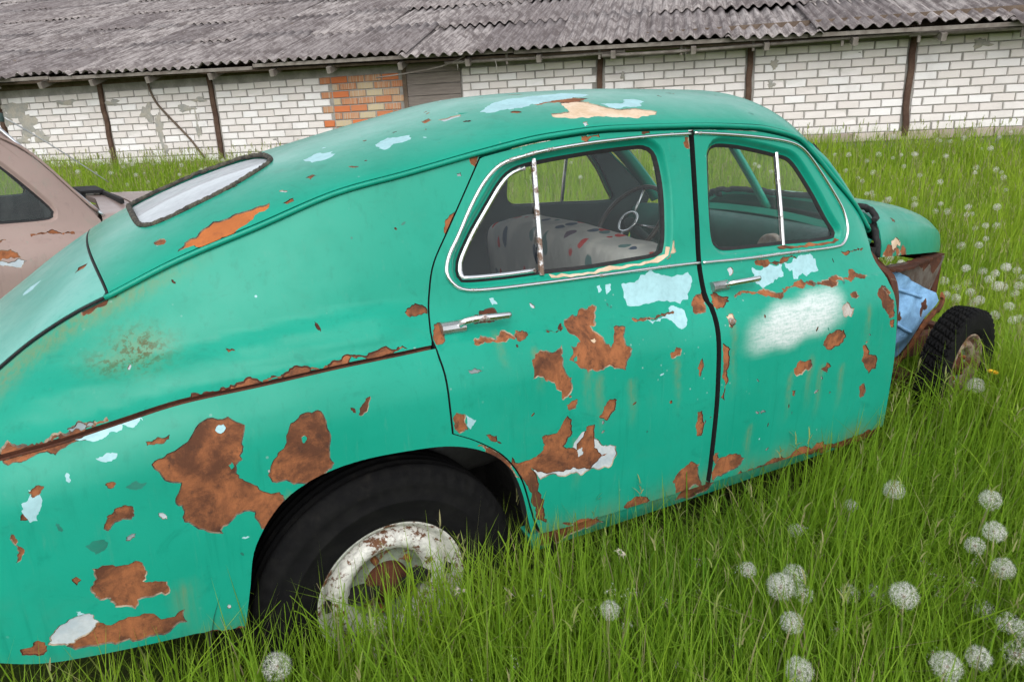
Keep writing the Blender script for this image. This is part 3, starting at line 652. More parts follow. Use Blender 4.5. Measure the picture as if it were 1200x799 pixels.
# ---------------------------------------------------------------- barn
barn = empty('barn', label='long low barn of white bricks under a weathered corrugated grey roof', cat='barn')
BM = Matrix.Rotation(WA, 4, 'Z') @ Matrix.Rotation(WR, 4, 'Y'); BM = Matrix.Translation(Vector(WO)) @ BM
barn.matrix_world = BM
RP, BL = .0997, .26
Z1 = 1.137     # top of the first full course below the eave
S0, S1 = -17.7, 12.9
POSTS = [-17.68, -15.77, -13.86, -11.95, -10.03, -8.11, -6.20, -4.289, -2.385, -.47, 1.48, 3.410, 5.326, 7.238, 9.15, 11.06, 12.9]
HIDDEN = (-.47, 1.48)   # no post shows where the opening was bricked and boarded up
V, F = join([box(((S0+S1)/2, .14, .52), (S1-S0, .26, 1.74))]); wall = mk('brick_wall', V, F, ('mortar',), barn, smooth=False)
def brick_mesh(name, L, H, mat, seed):
    r = np.random.default_rng(seed); x, z, d = L/2, H/2, .05; b = .006
    V = []
    for (yy, s) in ((d, 0.), (0.004, 0.), (-.004, b)):
        for (sx, sz) in ((-1, -1), (1, -1), (1, 1), (-1, 1)): V.append((sx*(x-s)+r.normal(0, .0015), yy+r.normal(0, .0008), sz*(z-s)+r.normal(0, .0014)))
    F = [(8, 9, 10, 11)]+[(i*4+a, i*4+(a+1) % 4, (i+1)*4+(a+1) % 4, (i+1)*4+a) for i in range(2) for a in range(4)]
    F = [tuple(f) for f in F]
    return mesh_data(name, V, F, (mat,), None, False)
def chipped_mesh(name, L, H, mat, seed):
    me = brick_mesh(name, L, H, mat, seed); r = np.random.default_rng(seed)
    i = int(r.integers(0, 4)); me.vertices[8+i].co.x *= .82; me.vertices[8+i].co.z *= .55; me.vertices[8+i].co.y += .012; me.vertices[4+i].co.x *= .93; return me
full = [brick_mesh('brick', .247+.002*i-.004, .0855, 'silicate_brick', i) for i in range(5)]+[chipped_mesh('brick', .247, .0885, 'silicate_brick', 40+i) for i in range(3)]
half = [brick_mesh('brick', .118, .0885, 'silicate_brick', 20+i) for i in range(3)]
redm = [brick_mesh('brick', .247, .086, 'red_brick', 30+i) for i in range(3)]; redh = [brick_mesh('brick', .118, .086, 'red_brick', 34+i) for i in range(2)]
slots = []
for bi in range(len(POSTS)-1):
    a, b = POSTS[bi]+(0 if POSTS[bi] in HIDDEN else .05), POSTS[bi+1]-(0 if POSTS[bi+1] in HIDDEN else .05)
    for r_ in range(1, 12):
        z = Z1-(r_-1)*RP-RP/2-.004
        s = a; odd = (r_+bi) % 2
        first = True
        while s < b-.05:
            L = .128 if (first and odd) else BL
            first = False
            if s+L > b: L = b-s
            if L < .07: break
            cx = s+L/2
            kind = 'w'
            if -.56 < cx < .62 and r_ < 10: kind = 'r'
            if .62 <= cx < 1.46 and r_ < 8: kind = None
            if kind: slots.append((cx, z, L, kind, r_))
            s += L
M3 = np.array(BM.to_3x3()); CR = np.array(cam.matrix_world.to_3x3())
def to_px(P):
    q = (np.atleast_2d(P)-np.array(CAM))@CR; return 600+840*q[:, 0]/-q[:, 2], 399.5-840*q[:, 1]/-q[:, 2], -q[:, 2]
SILX = [-50, 20, 60, 140, 250, 350, 400, 500, 600, 700, 800, 880, 940, 975, 1300]; SILY = [200, 200, 200, 200, 196, 163, 148, 120, 109, 104, 106, 118, 150, 170, 185]
cand = []
for i, (s, z, L, kd, r_) in enumerate(slots):
    px, py, d = to_px(WO+M3@np.array([s, 0, z])); px, py, d = px[0], py[0], d[0]
    vis = -5 < px < 1205 and 20 < py < np.interp(px, SILX, SILY) and d > 0
    cand.append((0 if vis else 1, -L/d**2, i))
order = sorted(cand); single = {i for v_, _, i in order[:300]}
stuff_parts = {'silicate_brick': [], 'red_brick': []}
for i, (s, z, L, kd, r_) in enumerate(slots):
    pool = (full if L > .2 else half) if kd == 'w' else (redm if L > .2 else redh)
    me = pool[rnd.randrange(len(pool))] if not (kd == 'w' and L > .2) else full[rnd.randrange(5) if rnd.random() < .90 else 5+rnd.randrange(3)]
    base = .247 if L > .2 else .118
    sc = (L-.016)/base; loc = (s+rnd.gauss(0, .002), rnd.gauss(0, .0015), z+rnd.gauss(0, .0012)); rz = rnd.gauss(0, .006)
    if i in single:
        o = link(bpy.data.objects.new('brick', me), wall); o.location = loc; o.rotation_euler = (0, rz, rnd.gauss(0, .006)); o.scale = (sc, 1, 1)
    else:
        P = np.array([v_.co[:] for v_ in me.vertices])*np.array([sc, 1, 1])+np.array(loc); stuff_parts['red_brick' if kd == 'r' else 'silicate_brick'].append((P, [tuple(p.vertices) for p in me.polygons]))
for m_, lst in stuff_parts.items():
    if lst: V, F = join(lst); tag(mk('brick_courses' if m_ == 'silicate_brick' else 'red_brick_courses', V, F, (m_,), wall, smooth=False), kind='stuff')
# plinth blocks
s = S0; zb = Z1-11*RP
pl = [brick_mesh('plinth_block', .38, .115, 'plinth_stone', 60+i) for i in range(3)]
while s < S1-.3:
    L = rnd.choice((.38, .38, .25)); o = link(bpy.data.objects.new('plinth_block', pl[rnd.randrange(3)]), wall); o.location = (s+L/2, -.014+rnd.gauss(0, .003), zb-.06); o.scale = ((L-.008)/.38, 1.1, .93); s += L
# smears of cement over the bricks
def smear(cs, cz, w_, h_, seed):
    r = np.random.default_rng(seed); a = np.linspace(0, 2*math.pi, 26)[:-1]; rr = 1+.28*r.normal(size=25)*.6+.25*np.sin(3*a+seed)
    V = [(cs, -.013, cz)]+[(cs+w_*rr[i]*.55*math.cos(a[i]), -.011, cz+h_*rr[i]*.55*math.sin(a[i])) for i in range(25)]+[(cs+w_*rr[i]*math.cos(a[i]), -.003, cz+h_*rr[i]*math.sin(a[i])) for i in range(25)]
    F = [(0, i+1, (i+1) % 25+1) for i in range(25)]+[(i+1, i+26, (i+1) % 25+26, (i+1) % 25+1) for i in range(25)]
    mk('cement_smear', V, F, ('cement',), wall)
for i, (a, b, c_, d) in enumerate([(-5.95, .95, .26, .12), (-5.75, .72, .16, .20), (-6.1, .80, .1, .1), (-5.55, .52, .14, .10), (-5.9, .48, .12, .06), (-3.55, .78, .10, .14), (-3.38, .55, .07, .22), (-3.35, .25, .06, .12), (-2.85, .82, .16, .05), (-2.72, .55, .035, .22), (-2.62, .93, .12, .04),
                                    (-4.1, .97, .14, .05), (-4.95, 1.02, .2, .04), (5.62, .93, .05, .06), (5.60, .69, .045, .05), (8.0, 1.02, .10, .05), (3.7, .90, .03, .05), (2.6, .72, .30, .025), (-1.15, .15, .2, .05)]): smear(a, b, c_, d, i)
# posts
for s in POSTS:
    if s in HIDDEN: continue
    P = [(s+rnd.gauss(0, .008), -.02, z) for z in np.linspace(-.30 if s < 3 else -.02, 1.27, 9)]
    V, F = sweep(np.array(P), np.tile((0, -1., 0), (9, 1)), [(-.032, -.05), (.032, -.05), (.035, .012), (.022, .02), (-.024, .018), (-.036, .010)]); mk('post', V, F, ('post_brown',), barn, smooth=False)
# boarded opening
zz = 1.235
for i, h_ in enumerate((.135, .15, .15, .14, .16, .15)):
    V, F = box((0, 0, 0), (.84, .03, h_-.008)); o = mk('plank', V, F, ('plank',), barn, smooth=False); o.location = (1.05, -.012+rnd.gauss(0, .003), zz-h_/2); o.rotation_euler = (0, rnd.gauss(0, .006), 0); zz -= h_
V, F = box((.66, -.02, .78), (.06, .06, .92)); mk('opening_jamb', V, F, ('old_timber',), barn, smooth=False)
# wall plate and eave
def ez(s): return 1.345-.0125*s
V, F = box(((S0+S1)/2, .08, 1.33), (S1-S0, .16, .18)); mk('wall_plate', V, F, ('old_timber',), barn, smooth=False)
tr_ = math.tan(math.radians(17.5))
s = S0+.3; 
while s < S1:
    z0 = ez(s)-.105; V, F = box((0, 0, 0), (.06, .72, .085)); o = mk('rafter', V, F, ('grey_timber',), barn, smooth=False); o.location = (s+rnd.gauss(0, .03), -.08, z0+.10*tr_+.02); o.rotation_euler = (math.atan(tr_), 0, rnd.gauss(0, .03)); s += .955
s = S0
while s < S1:
    L = rnd.uniform(3.0, 4.2); e = min(s+L, S1); V, F = box((0, 0, 0), (e-s-.01, .035, .046)); o = mk('fascia_board', V, F, ('grey_timber',), barn, smooth=False)
    o.location = ((s+e)/2, -.40+rnd.gauss(0, .006), ez((s+e)/2)-.062+rnd.gauss(0, .006)); o.rotation_euler = (0, .0125+rnd.gauss(0, .003), 0); s = e
for a, b, za, zb_, t_ in ((1.35, 3.75, 1.172, 1.185, -.32), (3.45, 7.4, 1.150, 1.150, -.33), (7.1, 12.5, 1.142, 1.10, -.31), (-7.6, -5.75, 1.24, 1.27, -.34)):
    q = np.linspace(0, 1, 14); P = np.stack([a+(b-a)*q, t_+.006*np.sin(q*9), za+(zb_-za)*q+.012*np.sin(q*5+a)], 1); V, F = tube(P, .024, 8, .018); mk('eave_pole', V, F, ('grey_timber',), barn)
for s in (2.2, 3.42, 4.45, 5.32, 6.35, 7.2, 8.3): V, F = box((s, -.31, ez(s)-.13), (.03, .03, .13)); mk('pole_hanger', V, F, ('grey_timber',), barn, smooth=False)
P = spline([(.35, -.30, 1.06), (.8, -.31, 1.09), (1.3, -.32, 1.15), (1.62, -.34, 1.25), (1.72, -.34, 1.33)], 24); V, F = tube(P, .010, 6); mk('loose_wire', V, F, ('grey_timber',), barn)
P = spline([(-3.42, -.03, 1.22), (-3.40, -.03, 1.08), (-3.32, -.03, .90), (-3.12, -.03, .66), (-2.86, -.03, .36), (-2.68, -.03, .08)], 30); V, F = tube(P, .016, 6); mk('wall_cable', V, F, ('old_timber',), barn)
for s, b in ((2.05, .07), (1.52, .04), (4.5, .05)): V, F = tube([(s, -.33, 1.17), (s+.01, -.335, 1.17-b), (s-.004, -.33, 1.17-2.2*b)], .006, 5, .003); mk('rag_strip', V, F, ('cement',), barn)
# roof
roofe = bpy.data.objects.new('barn_roof', None); roofe.empty_display_size = .3; link(roofe, barn)
SH_W, SH_L, WV, AMP = 1.05, 1.75, .15, .027
def sheet_mesh(seed, bite=0):
    r = np.random.default_rng(seed); nw = 8; per = 8; n = int(7.6*per); xs = np.linspace(-.03, SH_W+.055, n+1)
    ls = [0, .25, .8, 1.3, SH_L]; V = []; F = []
    for side, dz in ((0, 0), (1, -.009)):
        for j, l in enumerate(ls):
            for i, x in enumerate(xs):
                y = l
                if j == 0:
                    y += r.normal(0, .003)
                    if bite and abs(x-bite) < .16: y += .05+.05*math.sin(x*60)**2
                V.append((x, y, AMP*math.cos(2*math.pi*x/WV)+dz+.004*math.sin(l*2+seed)))
    m = n+1; nl = len(ls)
    for sd in (0, 1):
        o_ = sd*m*nl
        for j in range(nl-1):
            for i in range(n):
                f = (o_+j*m+i, o_+j*m+i+1, o_+(j+1)*m+i+1, o_+(j+1)*m+i); F.append(f if sd == 0 else f[::-1])
    o_ = m*nl
    for i in range(n): F.append((i+1, i, o_+i, o_+i+1)); F.append(((nl-1)*m+i, (nl-1)*m+i+1, o_+(nl-1)*m+i+1, o_+(nl-1)*m+i))
    for j in range(nl-1): F.append((j*m, (j+1)*m, o_+(j+1)*m, o_+j*m)); F.append(((j+1)*m+n, j*m+n, o_+j*m+n, o_+(j+1)*m+n))
    return mesh_data('roof_sheet', V, F, ('asbestos',))
sheets = [sheet_mesh(i) for i in range(4)]+[sheet_mesh(10, .25), sheet_mesh(11, .85)]
pitch = math.atan(tr_)
for row in range(7):
    s = S0-.4+(row % 2)*.15
    while s < S1+.2:
        me = sheets[rnd.randrange(4) if rnd.random() < .8 else 4+rnd.randrange(2)]
        o = link(bpy.data.objects.new('roof_sheet', me), roofe)
        up = row*1.56+rnd.gauss(0, .04)
        o.location = (s, -.45+up*math.cos(pitch), ez(s+.5)+up*math.sin(pitch)+row*.012+rnd.gauss(0, .010)+.004*(int(s*1.3) % 2)); o.rotation_euler = (pitch+rnd.gauss(0, .006), rnd.gauss(.0125, .005), rnd.gauss(0, .008)); s += SH_W
V, F = box(((S0+S1)/2, 4.85, 0), (S1-S0-.2, 10.3, .03)); V = np.array(V); V[:, 2] += 1.30-.10+(V[:, 1]+.45)*tr_-.0125*V[:, 0]; mk('roof_boarding', V, F, ('old_timber',), roofe, smooth=False)
# far slope, gable ends and back wall
zt = 1.3+10.6*tr_
V = [(S0-.3, 10.2, zt+.05), (S1+.3, 10.2, zt+.05-.28), (S1+.3, 20.8, 1.2), (S0-.3, 20.8, 1.3), (S0-.3, 10.2, zt-.02), (S1+.3, 10.2, zt-.02-.28), (S1+.3, 20.8, 1.13), (S0-.3, 20.8, 1.23)]
mk('far_roof_slope', V, [(0, 1, 2, 3), (7, 6, 5, 4), (0, 4, 5, 1), (1, 5, 6, 2), (2, 6, 7, 3), (3, 7, 4, 0)], ('asbestos',), roofe, smooth=False)
V, F = join([box(((S0+S1)/2, 20.3, .3), (S1-S0, .25, 2.2))]+[box((q, 10.2, .3), (.25, 20.0, 2.0)) for q in (S0+.13, S1-.13)]); mk('rear_wall', V, F, ('silicate_brick',), barn, smooth=False)
for q in (S0+.13, S1-.13):
    V = [(q-.12, .1, 1.3), (q-.12, 20.3, 1.3), (q-.12, 10.2, zt-.35), (q+.12, .1, 1.3), (q+.12, 20.3, 1.3), (q+.12, 10.2, zt-.35)]; mk('gable', V, [(0, 2, 1), (3, 4, 5), (0, 3, 5, 2), (1, 2, 5, 4), (0, 1, 4, 3)], ('old_timber',), barn, smooth=False)
# ---------------------------------------------------------------- the green car
B = Body()
def side_surf(body, sgn, off=0.):
    return Surf(lambda u, v: np.stack([u, sgn*(body.side(u, v)+off), v], -1), (0, sgn, .25))
def roof_surf(body, off=0.):
    def f(u, v):
        yd = body.yd(u); return np.stack([u, np.clip(v, -yd*.9999, yd*.9999), body.roof(u, np.clip(v, -yd*.9999, yd*.9999))+off], -1)
    return Surf(f, (-.15, 0, 1))
def curve_pts(f, x0, x1, n, dz=0.): 
    x = np.linspace(x0, x1, n); return [(a, b) for a, b in zip(x, f(x)+dz)]
STREAKS = [(-.545,.50,.16,.02),(.56,.83,.16,.010),(.60,.80,.2,.012),(.52,.62,.18,.012),(.90,.80,.2,.008),(.72,.76,.16,.012),(1.52,.70,.22,.014),(1.58,.66,.22,.012),(1.70,.64,.2,.012),
           (1.42,.66,.2,.010),(1.14,.90,.3,.010),(-.30,.66,.06,.02),(.40,.90,.13,.010),(.14,.62,.10,.01),(1.83,.84,.2,.012),(1.24,.5,.2,.012),(.3,.95,.1,.01)]
def soft_side(x, z):
    s = np.zeros((len(x), 3))
    # sprayed primer cloud on the front door
    cx, cz = 1.455, .828
    a = (x-cx)/.255; b = (z-cz-.022*(x-cx)/.2)/.084
    d = (np.abs(a)**3.2+np.abs(b)**3.2)**(1/3.2)+.10*np.sin(9*x+21*z)*np.sin(17*x-11*z)+.05*np.sin(41*x+13*z)
    s[:, 0] = .97*(1-smooth01(.50, 1.16, d))
    for (u, v, L, w_) in STREAKS:
        t = (v-z)/L; g = np.exp(-((x-u-.004*np.sin(z*40))/w_)**2)*np.where((t > 0) & (t < 1), (1-t)**.8*np.clip(t*9, 0, 1), 0)
        s[:, 1] = np.maximum(s[:, 1], g*.45)
    low = np.exp(-((z-.31)/.05)**2)*.5*(.5+.5*np.sin(x*23)*np.sin(x*9+1)); s[:, 1] = np.maximum(s[:, 1], low)
    m = np.exp(-(((x+.545)/.055)**2+((z-1.005)/.035)**2)) + .6*np.exp(-(((x+.61)/.06)**2+((z-.975)/.02)**2)); s[:, 2] = np.clip(m, 0, 1)
    s[:, 1] = np.maximum(s[:, 1], .35*np.clip(m, 0, 1))
    s[:, 1] = np.maximum(s[:, 1], .45*np.exp(-((z-B.zd(x)+.02)/.02)**2)*smooth01(-.3, -.6, x))
    return s
car = empty('vintage_car', (0, 0, -.08), 'teal green fastback sedan with flaking paint, large rust patches and no front fender', 'car')
body_root = car
def P_(name, kinds=None): return PATCH[name]
DZ = .08  # the car frame sits this much above the root
car.location = (0, 0, 0)

rd_rear = spline(OUT['rear_door_rear'][:10], 40); rd_low = spline(OUT['rear_door_rear'][9:], 24)[1:]
rd_edge = np.concatenate([rd_rear, rd_low])
fd_front = spline(OUT['front_door_front'], 40)
SILL = .312
XB = 1.071
def door_outline_rear(body):
    top = curve_pts(body.zd, .36, XB-.010, 26, -.014)
    return [(.352, float(body.zd(.352))-.016)]+top+[(XB-.009, 1.0), (XB-.009, .7), (XB-.010, SILL)]+[(.75, SILL+.006), (.5, SILL+.012), (.405, SILL+.02)]+[(p[0]+.002, p[1]) for p in rd_edge[::-1][1:-1]]
def door_outline_front(body):
    top = curve_pts(body.zd, XB+.012, 1.97, 44, -.014)
    return top+[(1.985, float(body.zd(1.985))-.02)]+[(p[0], p[1]) for p in fd_front[1:]]+[(2.022, SILL-.005), (1.6, SILL-.012), (XB+.012, SILL)]
win_r = spline(OUT['rear_win'], 90, True); win_f = spline(OUT['front_win'], 90, True)
def seam_line(body, x0, x1, d): return curve_pts(body.zs, x0, x1, 40, d)
def strip_obj(name, uv, surf, off, prof, mat, parent, n=120, closed=False):
    c = spline(uv, n, closed); P, N = on_surf(surf, c, off)
    V, F = sweep(P, N, prof, closed); return mk(name, V, F, (mat,), parent)
def ring_obj(name, uv_a, off_a, uv_b, off_b, surf, mat, parent, steps=4, bulge=0.):
    """folded metal between two outlines of the same point count"""
    rows = []
    for i in range(steps+1):
        t = i/steps; e = t*t*(3-2*t)
        P, _ = on_surf(surf, uv_a*(1-t)+uv_b*t, off_a*(1-e)+off_b*e); rows.append(P)
    n = len(uv_a); V = np.concatenate(rows)
    F = [(i*n+j, i*n+(j+1) % n, (i+1)*n+(j+1) % n, (i+1)*n+j) for i in range(steps) for j in range(n)]
    return mk(name, V, F, (mat,), parent)
HALF = [(-.0058, -.002), (-.0054, .003), (-.003, .0062), (0, .0075), (.003, .0062), (.0054, .003), (.0058, -.002)]
def handle(parent, surf, u0, u1, z, base_u):
    P0, N = on_surf(surf, [(u0, z), (u1, z), (base_u, z)])
    p = [P0[0]+N[0]*.004, P0[0]+N[0]*.03, P0[0]*.72+P0[1]*.28+N[0]*.040, P0[0]*.3+P0[1]*.7+N[1]*.044, P0[1]+N[1]*.036+np.array([0, 0, .001])]
    pts = spline(p, 24); V, F = sweep(pts, np.tile(np.array([0, 0, 1.]), (24, 1)), circ(.0095, 10, .75, 1.0))
    g = mk('handle', V, F, ('chrome_pitted',), parent)
    c = P0[2]; V, F = box((0, 0, 0), (.055, .014, .034)); 
    zz = np.array([0, 0, 1.]); q = np.linspace(-.034, .034, 9)[:, None]; pth = c+q*np.array([1., 0, 0])+N[2]*.004; V, F = sweep(pth, np.tile(N[2], (9, 1)), [(-.017, -.004), (-.016, .006), (-.010, .012), (0, .015), (.010, .012), (.016, .006), (.017, -.004)]); mk('handle_plate', V, F, ('dull_chrome',), g, smooth=False)
    return g
def make_side(body, sgn, root, paint, patches, detail=True, soft=None, glassmat='glass'):
    sf = side_surf(body, sgn); se = 0 if sgn < 0 else 50
    pg = (lambda k: patches.get(k, [])) if patches else (lambda k: [])
    # rear fender
    ol = curve_pts(body.zs, -1.2, .114, 60, -.0035)+[(p[0]-.0035, p[1]) for p in rd_edge if p[1] < .925]+[(.372, .335)]+OUT['arch'][::-1][1:-1]+OUT['fender_bottom'][::-1]+[(-.95, .385), (-1.2, .43)]
    arch_pts = spline(OUT['arch'], 60)
    i0 = [i for i, p in enumerate(ol) if p == (.372, .335)][0]
    ol = ol[:i0+1]+[tuple(p) for p in arch_pts[::-1][1:]]+[tuple(p) for p in OUT['fender_bottom'][::-1][1:]]+[(-.95, .385), (-1.2, .43)]
    fe = panel('rear_fender', sf, ol, patches=pg('fender'), parent=root, soft=soft, base=paint, seed=1+se, thick=.035, edge=.02, grid=.024, fold='rubber')  # arch lip in rubber black: shade inside the arch put into its colour
    # quarter panel, up to the gutter
    ol = curve_pts(body.zd, -1.2, .350, 70, -.006)+[(p[0]-.003, p[1]) for p in rd_rear[1:] if p[1] > .942]+curve_pts(body.zs, .110, -1.2, 60, .0025)
    qp = panel('quarter_panel', sf, ol, patches=pg('quarter'), parent=root, soft=soft, base=paint, seed=2+se, thick=.02, edge=.02, grid=.018, fold='rust_dark')
    # doors
    doors = []
    for nm, ol, win, chrome, key, lx in (('rear_door', door_outline_rear(body), win_r, 'rear_chrome', 'rear_door', (.118, XB-.010)), ('front_door', door_outline_front(body), win_f, 'front_chrome', 'front_door', (XB+.012, 1.975))):
        hole = offset(win, .020)
        ln = [seam_line(body, lx[0]+.02, lx[1]-.01, .0035), seam_line(body, lx[0]+.02, lx[1]-.01, -.0035)]
        d = panel(nm, sf, ol, [hole], pg(key), ln, parent=root, soft=soft, base=paint, seed=3+se+len(doors), thick=.03, grid=.018, fold='rubber')  # painted flange coloured rubber black, so the door gap's shade is in the colour
        wa = win if area2(win) > 0 else win[::-1]
        ring_obj('window_frame', offset(wa, .020), 0., wa, -.020, sf, paint, d, 6)
        ring_obj('weather_strip', wa, -.018, offset(wa, -.011), -.025, sf, 'rubber', d, 2)
        strip_obj('chrome_moulding', OUT[chrome], sf, .001, HALF, 'chrome_pitted', d, 150)
        if sgn < 0 and detail:   # bare metal where the paint has gone along the sill of the opening
            sel_ = [i for i in range(len(wa)) if wa[i][1] < (1.13 if nm == 'rear_door' else 1.085) and (wa[i][0] > .52 if nm == 'rear_door' else wa[i][0] > 1.45)]
            st_ = next((j for j in range(len(sel_)) if sel_[j]-sel_[j-1] != 1), 0); sel_ = sel_[st_:]+sel_[:st_]; oa = offset(wa, .020); rr_ = np.random.default_rng(4); m_ = len(sel_)
            t0 = np.clip(.10+.25*rr_.random(m_), 0, 1)[:, None]; t1 = np.clip(t0+.25+.5*rr_.random(m_)[:, None]*(np.sin(np.arange(m_)*.7+1)[:, None]*.5+.6), 0, .98); rows = []
            for tt_ in (t0, (t0+t1)/2, t1):
                e_ = tt_*tt_*(3-2*tt_); Pn, Nn = on_surf(sf, oa[sel_]*(1-tt_)+wa[sel_]*tt_); rows.append(Pn+Nn*(-.020*e_+.0022))
            V = np.concatenate(rows); F = [(r0*m_+j, r0*m_+j+1, (r0+1)*m_+j+1, (r0+1)*m_+j) for r0 in range(2) for j in range(m_-1)]; mk('bare_sill', V, F, ('primer_cream' if nm == 'rear_door' else 'rust',), d)
        gl = panel('window_glass', side_surf(body, sgn, -.0265), offset(wa, -.006), grid=.06, thick=.004, parent=d, base=glassmat, seed=9)
        doors.append(d)
    rdoor, fdoor = doors
    gs = side_surf(body, sgn)
    for d, key, mat in ((rdoor, 'rear_vent', 'chrome_rusty'), (fdoor, 'front_vent', 'chrome_pitted')):
        uv = OUT[key]; P, N = on_surf(gs, spline(uv, 12), -.016)
        V, F = sweep(P, N, [(-.0065, -.008), (.0065, -.008), (.0065, .003), (.003, .006), (-.003, .006), (-.0065, .003)]); mk('window_divider', V, F, (mat,), d, smooth=False)
    if detail:
        vf = np.concatenate([win_r[k:k+1] for k in range(len(win_r))]); 
        sel = [p for p in offset(win_r if area2(win_r) > 0 else win_r[::-1], -.012)]
        a = [p for p in sel if p[0] < .50]
        a = sorted(a, key=lambda p: math.atan2(p[1]-1.2, p[0]-.52) % (2*math.pi))
        P, N = on_surf(gs, np.array(a), -.018); V, F = sweep(P, N, [(-.006, -.004), (.006, -.004), (.006, .005), (-.006, .005)]); mk('vent_frame', V, F, ('chrome_pitted',), rdoor)
        handle(rdoor, sf, .205, .345, .968, .185); handle(fdoor, sf, 1.165, 1.292, .970, 1.140)
        P, N = on_surf(sf, [(1.137, .868)]); V, F = lathe([(0, .008), (.009, .007), (.012, .0), (.012, -.01)], 14); V = np.stack([V[:, 0], -V[:, 1], V[:, 2]], 1)*np.array([1, -sgn, 1])+P[0]; mk('key_lock', V, F, ('chrome_rusty',), fdoor)
    # sill
    so = Surf(lambda u, v: np.stack([u, sgn*(body.side(u, np.maximum(v, .2))-.016-.25*np.clip(.285-v, 0, .1)), v], -1), (0, sgn, 0))
    panel('sill', so, [(.37, .325), (2.03, .298), (2.03, .245), (1.0, .245), (.40, .25)], patches=[('rust', [(.40, .33), (.62, .31), (.66, .28), (.5, .26), (.42, .27)]), ('rust', [(.98, .31), (1.06, .31), (1.12, .30), (1.10, .26), (1.02, .25), (.95, .27)]), ('rust', [(1.5, .30), (2.03, .30), (2.03, .22), (1.8, .25), (1.6, .27)])] if patches else [], parent=root, base=paint, thick=.05, soft=soft, seed=8)
    # inner shell: dark pillars and door cards
    si = side_surf(body, sgn, -.05)
    ol = curve_pts(body.zd, -.55, 2.0, 60, -.03)+[(2.0, .28), (.42, .28), (.36, .55), (.2, .68), (0, .72), (-.3, .66), (-.42, .45), (-.55, .45)]
    panel('door_card', si, ol, [offset(win_r if area2(win_r) > 0 else win_r[::-1], .004), offset(win_f if area2(win_f) > 0 else win_f[::-1], .004)], grid=.06, thick=-.02, parent=root, base='trim_dark', seed=4)
    # wheel well
    a = np.linspace(-.25, math.pi+.25, 28); r_ = .53; V = []; F = []
    for yy in (.835, .40):
        for t in a: V.append((-.025+r_*math.cos(t)*.92, sgn*yy, .243+r_*math.sin(t)*.93))
    n = len(a); F = [(i, i+1, n+i+1, n+i) for i in range(n-1)]+[tuple(range(n, 2*n))]
    mk('wheel_well', V, F, ('underbody',), root, smooth=False)
    # gutter lip
    xs = np.linspace(-.60, 2.03, 160); P = np.stack([xs, sgn*(body.yd(xs)+.004), body.zd(xs)-.002], 1)
    V, F = sweep(P, np.tile((0, sgn*.8, .6), (160, 1)), [(-.006, -.004), (.006, -.004), (.006, .006), (.002, .010), (-.004, .009)]); mk('gutter', V, F, (paint,), root)
    return fe, qp, rdoor, fdoor
def small_chips(key, region, n, seed, smin=.003, smax=.010):
    r = random.Random(seed)
    for _ in range(n):
        cx, cz = r.uniform(*region[0]), r.uniform(*region[1]); s_ = smin+(smax-smin)*r.random()**2.2; a0 = r.uniform(0, 6.3); el = r.uniform(1, 3)
        pts = [(cx+s_*el*math.cos(t)*math.cos(a0)-s_*math.sin(t)*math.sin(a0), cz+s_*el*math.cos(t)*math.sin(a0)+s_*math.sin(t)*math.cos(a0)) for t in np.arange(6)*1.047]
        PATCH[key].insert(0, (r.choice(['rust', 'rust', 'grey', 'blue', 'white', 'green2', 'rustdark']), pts))
small_chips('fender', ((-.85, .10), (.40, .86)), 20, 1, smax=.007); small_chips('quarter', ((-.8, .15), (.96, 1.25)), 8, 2, smax=.005); small_chips('rear_door', ((.16, 1.05), (.36, 1.02)), 20, 3, smax=.006); small_chips('front_door', ((1.09, 1.96), (.36, 1.02)), 18, 4, smax=.006)
small_chips('roof', ((.3, 1.5), (-.6, .1)), 34, 5, smax=.012); small_chips('roof', ((-.5, .4), (-.55, -.2)), 12, 6)
make_side(B, -1, car, 'teal_paint', PATCH, True, soft_side)
make_side(B, 1, car, 'teal_paint', None, True, None)

# roof, with the rear window cut out, and the trunk lid behind the seam
RW = spline([(-.50, 0), (-.497, -.20), (-.480, -.285), (-.44, -.318), (-.36, -.322), (-.26, -.298), (-.165, -.225), (-.115, -.14), (-.10, 0), (-.115, .14), (-.165, .225), (-.26, .298), (-.36, .322), (-.44, .318), (-.480, .285), (-.497, .20)], 110, True)
rs = roof_surf(B)
def seam_x(y): return -.625+.11*np.abs(y)**2
ys = np.linspace(-1, 1, 41)
def roof_edge(x0, x1, s, n): 
    x = np.linspace(x0, x1, n); return [(a, s*(float(B.yd(a))-.002)) for a in x]
header = [(1.655+.05*(1-(t/.62)**2), t) for t in np.linspace(-.62, .62, 25)]
ol = roof_edge(-.592, 1.66, -1, 70)+header[1:-1]+roof_edge(1.66, -.592, 1, 70)+[(float(seam_x(t))+.003, t) for t in np.linspace(.52, -.52, 30)]
PATCH['roof'] += [('rust', [(-.30, -.30), (-.27, -.315), (-.24, -.308), (-.26, -.29)])]
roof = panel('roof', rs, ol, [offset(RW, .004)], PATCH['roof'], parent=car, base='teal_paint', thick=.03, edge=.02, grid=.03, seed=21, soft=lambda x, z: np.zeros((len(x), 3)))
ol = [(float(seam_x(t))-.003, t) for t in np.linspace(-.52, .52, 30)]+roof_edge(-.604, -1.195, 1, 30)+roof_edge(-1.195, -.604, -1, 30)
trunk = panel('trunk_lid', roof_surf(B, -.002), ol, [], [('rust', [(-.66, -.30), (-.64, -.31), (-.625, -.29), (-.65, -.27)]), ('blue', [(-.80, -.05), (-.77, -.10), (-.75, -.06), (-.78, -.03)])], parent=car, base='teal_sheen', thick=.03, edge=.02, seed=22, soft=lambda x, z: np.zeros((len(x), 3)))
